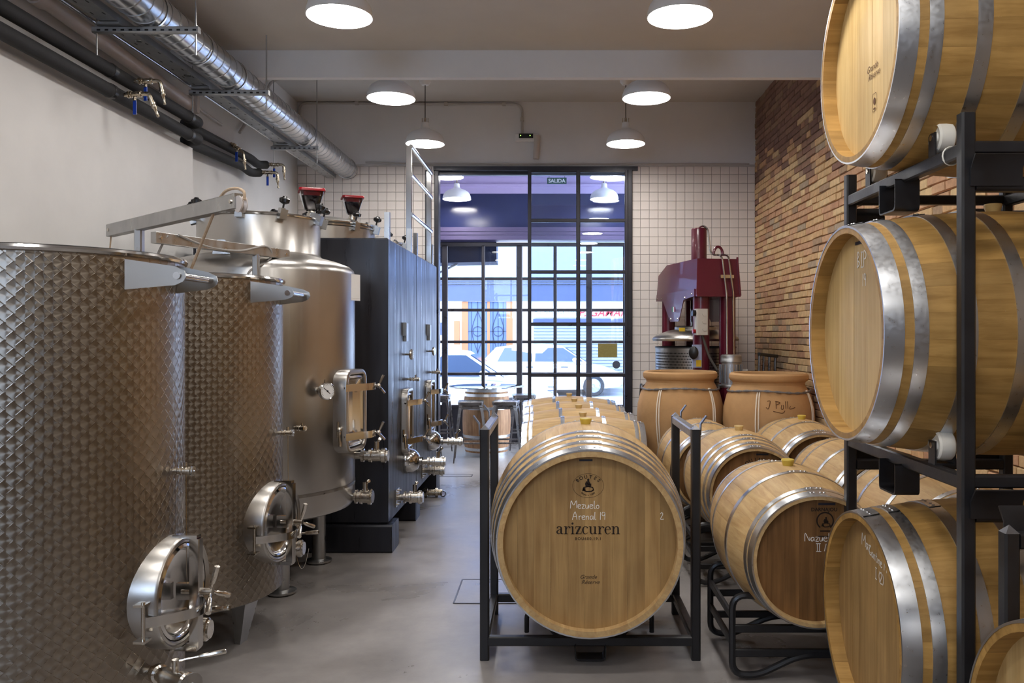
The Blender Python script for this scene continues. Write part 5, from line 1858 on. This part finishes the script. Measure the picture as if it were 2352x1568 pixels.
def ins_pipe(z0, z1, z2, y_end, label):
    root = thing('insulated_pipe', (-2.62, 3.0, z0), label, 'pipe', 'black insulated pipes')
    r = .041
    MB().tube(rounded([(-2.62, 2.0, z0 - .005), (-2.62, 6.13, z1), (-2.72, 6.15, z1)], .05, 6), r, 20).build('near_length', M['rubber'], root, world=True)
    MB().tube(rounded([(-2.74, 6.17, z1 + .01), (-2.775, 6.3, z1 + .02), (-2.775, y_end - .30, z2), (-2.775, y_end - .12, z2 - .02), (-2.74, y_end, z2 + .005)], .08, 5), r * .96, 20).build('far_length', M['rubber'], root, world=True)
    for y in (4.9, 5.95, 3.7):
        MB().lathe([(r + .001, -.02), (r + .003, -.018), (r + .003, .018), (r + .001, .02)], frame((-2.62, y, z0 + (z1 - z0) * (y - 2) / 4.1), (0, 1, 0)), 20).build('tape_band', M['black_plastic'], root, world=True)
    return root
p1 = ins_pipe(3.015, 3.01, 3.075, 7.72, 'lower black insulated pipe along the left wall, with brass taps')
p2 = ins_pipe(3.125, 3.135, 3.185, 7.90, 'upper black insulated pipe along the left wall, with brass taps')
tap(p1, (-2.59, 4.98, 3.01), (1, -.05, .05), (.35, .2, -1))
tap(p2, (-2.59, 5.10, 3.13), (1, .1, .05), (.15, .15, -1))
tap(p1, (-2.735, 7.70, 3.08), (.9, .25, .02), (.05, .05, -1))
tap(p2, (-2.735, 7.88, 3.19), (.9, .25, .02), (.05, .05, -1))
tap(p2, (-2.745, 7.05, 3.20), (.75, -.3, -.55), (.1, .1, -1))
p3 = thing('drain_pipe', (-2.78, 4.5, 3.36), 'thick white drain pipe under the ceiling at the left wall', 'pipe')
MB().tube([(-2.78, 2.0, 3.50), (-2.76, 6.27, 3.315)], .046, 20).build('pipe', M['pvc'], p3, world=True)
MB().lathe([(.046, -.03), (.056, -.028), (.056, .05), (.047, .052)], frame((-2.775, 4.45, 3.394), (0, 1, -.045)), 20).build('collar', M['pvc'], p3, world=True)
MB().box(-2.84, -2.69, 6.26, 6.30, 3.25, 3.38).build('end_bracket', M['pvc'], p3, world=True)

# ------------------------------------------------------------------ wiring on the back wall and ceiling
def wire(name, pts, r, label, clips=()):
    root = thing(name, pts[0], label, 'conduit')
    MB().tube(rounded(pts, .09, 6), r, 8).build('tube', M['conduit'], root, world=True)
    for c in clips:
        c = Vector(c)
        MB().box(c.x - .02, c.x + .02, c.y - .018, c.y + .018, c.z - .018, c.z + .018).build('clip', M['conduit'], root, world=True)
    return root
yw = YB - .028
wire('conduit', [(-2.845, yw, 3.55), (-2.845, yw, 4.165), (-.345, yw, 4.15), (-.345, yw, 3.80)], .013, 'grey conduit looping across the back wall down to the emergency light', [(-2.845, yw, 3.85), (-2.2, yw, 4.162), (-1.2, yw, 4.155), (-.55, yw, 4.152), (-.345, yw, 3.98)])
wire('conduit', [(-2.84, 7.5, 3.4), (-2.84, 8.35, 4.12), (-2.75, 8.35, 4.155), (.735, 8.35, 4.155)], .014, 'grey conduit across the far ceiling joining the two back lamps', [(-2.4, 8.35, 4.157), (-1.9, 8.35, 4.157), (-.9, 8.35, 4.157), (0.0, 8.35, 4.157)])
wire('conduit', [(-2.845, 6.55, 3.62), (-2.845, 6.6, 3.38), (-2.845, 7.1, 3.37)], .014, 'short bent grey conduit on the left wall under the duct')
wire('conduit', [(-2.1, yw, 3.50), (-1.5, yw - .01, 3.485), (0.2, yw - .01, 3.478), (2.2, yw, 3.482)], .009, 'thin pale cable tube above the doorway track')

root = thing('emergency_light', (-.30, YB - .03, 3.75), 'white emergency light with two green lamps above the doorway', 'emergency light')
MB().bar((-.42, YB - .045, 3.77), (-.17, YB - .045, 3.77), .05, .085, bev=.008).build('housing', M['enamel'], root, world=True)
MB().bar((-.38, YB - .074, 3.785), (-.22, YB - .074, 3.785), .012, .05, bev=.004).build('dark_window', M['black_plastic'], root, world=True)
mb = MB()
for x in (-.36, -.255):
    mb.ball((x, YB - .082, 3.787), .006, 8)
mb.build('green_lamp', M['led'], root, world=True)
MB().tube([(-.175, YB - .06, 3.79), (-.18, YB - .065, 3.68), (-.19, YB - .07, 3.53)], .034, 14).build('hanging_tube', M['pvc'], root, world=True)

root = thing('exit_sign', (.04, 10.6, 3.66), 'green SALIDA exit sign behind the glass door', 'sign')
MB().box(-.075, .175, 10.6, 10.61, 3.50, 3.58).build('plate', M['sign_green'], root, world=True)
me = text_mesh('SALIDA', .066, Matrix(((1, 0, 0, .05 - .04), (0, 0, 1, -.0012), (0, 1, 0, 3.517 - 3.66), (0, 0, 0, 1))), M['white'], bold=.0012)
link('lettering', me, root)
for x in (-.05, .15):
    MB().cyl((x, 10.605, 3.58), (x, 10.605, 4.06), .003, n=6).build('wire', M['cord'], root, world=True)

root = thing('paper_notice', (.56, YB - .04, 1.35), 'ochre paper notice stuck on the glass door', 'notice')
MB().box(.505, .72, YB - .036, YB - .034, 1.315, 1.47).build('sheet', M['notice'], root, world=True)
root = thing('round_sticker', (.70, YB - .04, 1.23), 'round slate sticker on the glass door below the notice', 'sticker')
MB().cyl((.71, YB - .034, 1.232), (.71, YB - .0365, 1.232), .044, n=28).build('disc', M['sticker'], root, world=True)

# floor hatches
def hatch(x0, x1, y0, y1, label):
    root = thing('floor_hatch', ((x0 + x1) / 2, (y0 + y1) / 2, 0), label, 'floor hatch')
    MB().box(x0, x1, y0, y1, 0.0, .002).build('cover', M['floor'], root, world=True)
    mb = MB()
    for a, b in (((x0, y0), (x1, y0)), ((x1, y0), (x1, y1)), ((x1, y1), (x0, y1)), ((x0, y1), (x0, y0))):
        mb.bar((a[0], a[1], .0015), (b[0], b[1], .0015), .010, .004)
    mb.build('frame', M['door_frame'], root, world=True)
hatch(-.58, -.12, 4.83, 5.30, 'square floor hatch left of the centre rack')
hatch(-1.28, -.90, 9.13, 9.42 - .15, 'floor hatch by the doorway threshold')

# brass fitting left on the floor
root = thing('loose_fitting', (-1.14, 7.98, 0), 'loose brass pipe fitting in clear film on the floor by the far vat', 'fitting')
mb = MB()
mb.turned((-.12, 0, .045), (1, .1, 0), [(0, .03), (.03, .045), (.05, .045), (.055, .03), (.12, .03), (.125, .044), (.15, .044), (.155, .03), (.19, .03)], 14)
mb.build('pipe', M['brass'], root)
MB().ball((.08, 0, .035), .033, 10, 1.0).build('crumpled_film', M['clear'], root)

# ------------------------------------------------------------------ bar beyond the doorway
tb = make_barrel('barrel', dict(L=.88, Rb=.315, Rh=.27, n=24, hoops=((0, .05), (.075, .035), (.24, .035))), 'upright aged barrel serving as table base beyond the doorway', (-.87, 10.85, 0), 0, 'stave_old', 'head', 6, 77)
for ch in tb.children:
    pass
# stand it on its end: the parts turn about the barrel's middle
for ch in tb.children:
    ch.location = (0, 0, .44)
    q = Matrix.Rotation(PI / 2, 3, 'X') @ ch.rotation_euler.to_matrix()
    ch.rotation_euler = q.to_euler()
root = thing('glass_tabletop', (-.87, 10.85, .88), 'round glass tabletop on the upright barrel', 'tabletop')
MB().lathe([(0, .004), (.49, .004), (.496, .008), (.496, .014), (.49, .018), (0, .018)], None, 64).build('glass_disc', M['table_glass'], root)
mb = MB()
for k in range(4):
    a = PI / 4 + k * PI / 2
    mb.cyl((.22 * math.cos(a), .22 * math.sin(a), .0), (.22 * math.cos(a), .22 * math.sin(a), .004), .012, n=10)
mb.build('pad', M['black_plastic'], root)

def stool(loc, label, rz):
    root = thing('bar_stool', loc, label, 'stool', 'gunmetal bar stools round the barrel table', rz)
    h = .745
    mb = MB()
    rings = []
    for z, w_, r in ((h - .045, .155, .04), (h - .006, .160, .04), (h, .153, .04), (h - .003, .13, .03)):
        rings.append([(x, y, z) for x, y in rrect(2 * w_, 2 * w_, r, 4)])
    mb.loft(rings)
    mb.build('seat', M['gunmetal'], root)
    for sx in (-1, 1):
        for sy in (-1, 1):
            mb = MB()
            rings = []
            for z, c_, w_ in ((0.0, .215, .016), (.30, .188, .022), (.60, .158, .032), (h - .03, .142, .045)):
                x, y = sx * c_, sy * c_
                rings.append([(x - sx * w_, y, z), (x, y, z), (x, y - sy * w_, z), (x - sx * .006, y - sy * w_, z), (x - sx * .008, y - sy * .008, z), (x - sx * w_, y - sy * .006, z)])
            mb.loft(rings)
            mb.build('leg', M['gunmetal'], root)
    for z, c_ in ((.24, .19), (.29, .187)):
        for k in range(4):
            a = [(-1, -1), (1, -1), (1, 1), (-1, 1)][k]
            b = [(-1, -1), (1, -1), (1, 1), (-1, 1)][(k + 1) % 4]
            if (k % 2 == 0) == (z < .26):
                MB().bar((a[0] * c_, a[1] * c_, z), (b[0] * c_, b[1] * c_, z), .006, .022).build('foot_rail', M['gunmetal'], root)
    for k in range(4):
        a = [(-1, -1), (1, -1), (1, 1), (-1, 1)][k]
        b = [(-1, -1), (1, -1), (1, 1), (-1, 1)][(k + 1) % 4]
        MB().bar((a[0] * .145, a[1] * .145, h - .08), (b[0] * .145, b[1] * .145, h - .08), .006, .03).build('seat_brace', M['gunmetal'], root)
    return root
s0 = stool((-1.02, 10.30, 0), 'front left bar stool before the barrel table', .08)
copy_thing(s0, (-.585, 10.32, 0), 'front right bar stool before the barrel table', -.06)
copy_thing(s0, (-1.57, 11.35, 0), 'bar stool left of the barrel table by the window', .02)
copy_thing(s0, (-.40, 11.42, 0), 'bar stool right of the barrel table, partly behind the door leaf', .12)
copy_thing(s0, (-1.62, 10.42, 0), 'bar stool mostly hidden behind the far black vat', .1)

# ------------------------------------------------------------------ street
GZ = -.15
tag(MB().box(-40, 40, YF + .25, 60, GZ - .2, GZ).build('ground', M['asphalt']), kind='structure')
tag(MB().box(-40, 40, 24.6, 26.0, GZ, GZ + .12).build('pavement', M['asphalt']), kind='structure')

def car(loc, label, length=4.1, height=1.46, width=1.72, estate=False):
    """front points to +x"""
    root = thing('car', loc, label, 'car', 'parked white cars')
    hw = width / 2
    L2 = length / 2
    st = [(-L2, .42, .72, .78), (-L2 + .06, .30, .88, .92), (-L2 + .5, .20, .93, .98), (-.6, .18, .95, 1.0), (.5, .18, .93, 1.0), (L2 - 1.0, .20, .90, .98), (L2 - .45, .22, .80, .93), (L2 - .10, .26, .66, .84), (L2, .34, .56, .70)]
    rings = []
    for x, zl, zh, f in st:
        q = hw * f
        rings.append([(x, -q * .92, zl), (x, -q, zl + .12), (x, -q, (zl + zh) / 2), (x, -q * .97, zh - .06), (x, -q * .88, zh), (x, q * .88, zh), (x, q * .97, zh - .06), (x, q, (zl + zh) / 2), (x, q, zl + .12), (x, q * .92, zl)])
    MB().loft(rings).build('body', M['car_white'], root, sharp=30)
    H_ = height
    cab = [(-L2 + .25, .92, .93, .80), (-L2 + .55, .92, H_ - .10, .78), (-.9, .93, H_ - .02, .78), (-.2, .93, H_, .78), (.35, .93, H_ - .06, .76), (L2 - .95, .89, .91, .82)]
    if not estate: cab[0] = (-L2 + .12, .90, .92, .80)
    rings = []
    for x, zl, zh, f in cab:
        q = hw * .95
        rings.append([(x, -q, zl), (x, -hw * f * (.98 if zh < 1 else 1) , max(zl + .005, zh - .05)), (x, -hw * f * .85, max(zl + .01, zh)), (x, hw * f * .85, max(zl + .01, zh)), (x, hw * f * (.98 if zh < 1 else 1), max(zl + .005, zh - .05)), (x, q, zl)])
    MB().loft(rings).build('cabin', M['car_white'], root, sharp=30)
    # side windows set into the near and far flank
    for s in (-1, 1):
        for (xa, xb, xc, xd) in ((-1.45, -.48, -.50, -1.25), (-.40, .95, .38, -.38)):
            zb, zt = .97, H_ - .11
            yb, yt = s * (hw * .95 + .004), s * (hw * .775 + .012)
            vs = [(xa, yb, zb), (xb, yb, zb), (xc, yt, zt), (xd, yt, zt)]
            vs2 = [(x, y - s * .012, z) for x, y, z in vs]
            MB().add(vs + vs2, [(0, 1, 2, 3), (4, 5, 6, 7), (0, 1, 5, 4), (1, 2, 6, 5), (2, 3, 7, 6), (3, 0, 4, 7)]).build('side_window', M['car_glass'], root)
        mb = MB()
        mb.ball((.72, s * (hw + .06), 1.02), .09, 12, .7)
        mb.build('door_mirror', M['car_white'], root)
        mb = MB()
        for x in (-.55, .42):
            mb.bar((x - .1, s * (hw + .005), .82), (x + .1, s * (hw + .005), .82), .015, .03)
        mb.build('door_handle', M['car_glass'], root)
        MB().box(L2 - .28, L2 - .04, s * hw * .62 - .12, s * hw * .62 + .12, .58, .70).build('headlamp', M['clear'], root)
        MB().box(-L2 - .005, -L2 + .14, s * hw * .72 - .11, s * hw * .72 + .11, .72, .88).build('tail_lamp', M['red_lamp'], root)
        for x in (-L2 + .78, L2 - .82):
            mb = MB()
            F = frame((x, s * (hw - .10), .30), (0, s, 0))
            mb.lathe([(.19, -.10), (.28, -.10), (.30, -.07), (.30, .07), (.28, .10), (.20, .10), (.19, .06)], F, 32)
            wh = mb.build('tyre', M['tyre'], root)
            mb = MB()
            mb.lathe([(0, .07), (.05, .085), (.06, .06), (.16, .05), (.195, .095), (.2, .06)], F, 32)
            for k in range(10):
                a = 2 * PI * k / 10
                mb.cyl(F @ Vector((.12 * math.cos(a), .12 * math.sin(a), .04)), F @ Vector((.12 * math.cos(a), .12 * math.sin(a), .062)), .02, n=8)
            mb.build('wheel_rim', M['galv'], wh)
    mb = MB()
    vs = [(.44, -hw * .62, H_ - .115), (.44, hw * .62, H_ - .115), (L2 - 1.0, hw * .68, .935), (L2 - 1.0, -hw * .68, .935)]
    mb.add([(x + .02, y, z + .012) for x, y, z in vs] + [(x, y, z - .02) for x, y, z in vs], [(0, 1, 2, 3), (4, 5, 6, 7), (0, 1, 5, 4), (1, 2, 6, 5), (2, 3, 7, 6), (3, 0, 4, 7)])
    mb.build('windscreen', M['car_glass'], root)
    return root
c0 = car((-1.95, 15.6, GZ), 'white car parked close outside the window, left')
copy_thing(c0, (-.10, 24.15 - .35, GZ), 'white car parked across the street, its front wheel in view')

# house across the street
BY = 26.0
root = thing('house', (0, BY, GZ), 'white house across the street with slate band and roller shutter', 'building')
def wb(name, x0, x1, z0, z1, m, d=.0, t=.2, parent=None):
    return MB().box(x0, x1, BY - d, BY - d + t, z0, z1).build(name, M[m], parent or root, world=True)
wb('wall', -14, 14, GZ, 3.3, 'facade', 0, .4)
wb('upper_wall', -14, 14, 3.3, 9.0, 'facade_blue', .0, .4)
wb('sign_band', -14, 14, 2.62, 3.12, 'slate_band', .12, .12)
for z in (3.14, 3.22):
    wb('ledge', -14, 14, z, z + .05, 'slate_band', .16, .16)
# front door with two grilled leaves
wb('door_frame', -2.86, -2.66, GZ, 2.60, 'door_wood', .06, .06)
wb('door_frame', -1.46, -1.26, GZ, 2.60, 'door_wood', .06, .06)
wb('door_frame', -2.06, -1.98, GZ, 2.60, 'door_wood', .05, .05)
for (x0, x1) in ((-2.66, -2.06), (-1.98, -1.46)):
    lf = wb('door_leaf', x0, x1, GZ, 2.6, 'grille_back', .02, .02)
    mb = MB()
    xm = (x0 + x1) / 2
    Fg = Matrix(((1, 0, 0, 0), (0, 0, 1, BY - .04), (0, 1, 0, 0), (0, 0, 0, 1)))
    for s in (-1, 1):
        p = spline([(xm, 2.3), (xm + s * .16, 1.85), (xm + s * .16, 1.5), (xm, 1.0)], 5)
        ribbon(mb, p, .02, Fg)
    ribbon(mb, [(xm + .15 * math.cos(2 * PI * k / 20), 1.67 + .15 * math.sin(2 * PI * k / 20)) for k in range(21)], .02, Fg)
    for x in (x0 + .1, xm, x1 - .1):
        ribbon(mb, [(x, GZ), (x, 2.6)], .016, Fg)
    ribbon(mb, [(x0, 1.67), (x1, 1.67)], .016, Fg)
    mb.build('grille', M['awning'], lf, world=True)
wb('wall_plaque', -3.75, -3.35, 1.55, 1.95, 'slate_band', .03, .03)
lamp_ = wb('wall_lantern', -3.10, -2.92, 1.25, 2.0, 'door_wood', .12, .10)
# shop front: name board and roller shutter
nb = wb('name_board', -.62, 2.6, 2.10, 2.45, 'white', .10, .08)
me = text_mesh('P. GAMAR', .34, Matrix(((1, 0, 0, 1.55), (0, 0, 1, -.1015), (0, 1, 0, 2.14 - GZ), (0, 0, 0, 1))), M['sign_red'], shear=.3, bold=.008)
link('red_lettering', me, root)
me = text_mesh('TALLERES Y BARNICES', .13, Matrix(((1, 0, 0, .08), (0, 0, 1, -.1015), (0, 1, 0, 2.20 - GZ), (0, 0, 0, 1))), M['sign_blue'])
link('blue_lettering', me, root)
wb('shutter_box', -.62, 2.6, 1.94, 2.06, 'slate_band', .14, .14)
z = GZ
while z < 1.92:
    mb = MB()
    pr = [(BY - .02, z), (BY - .05, z + .025), (BY - .05, z + .075), (BY - .02, z + .098)]
    mb.loft([[(x, y, zz) for y, zz in pr] for x in (-.6, 2.58)])
    mb.build('shutter_slat', M['shutter'], root, world=True)
    z += .10
# rolled awning fixed over the outside of the street window
root = thing('shop_awning', (-1.9, YF + .2, 2.62), 'dark rolled awning outside the top of the street window, left', 'awning')
mb = MB()
mb.loft([[(-2.86, YF + .15, 2.60), (-2.86, YF + .5, 2.58), (-2.86, YF + .5, 2.93), (-2.86, YF + .15, 2.93)], [(-.83, YF + .15, 2.64), (-.83, YF + .5, 2.62), (-.83, YF + .5, 2.93), (-.83, YF + .15, 2.93)]])
mb.build('canopy', M['awning'], root, world=True)
MB().bar((-1.95, YF + .25, 2.35), (-1.42, YF + .30, 2.62), .04, .03).build('support_arm', M['galv'], root, world=True)
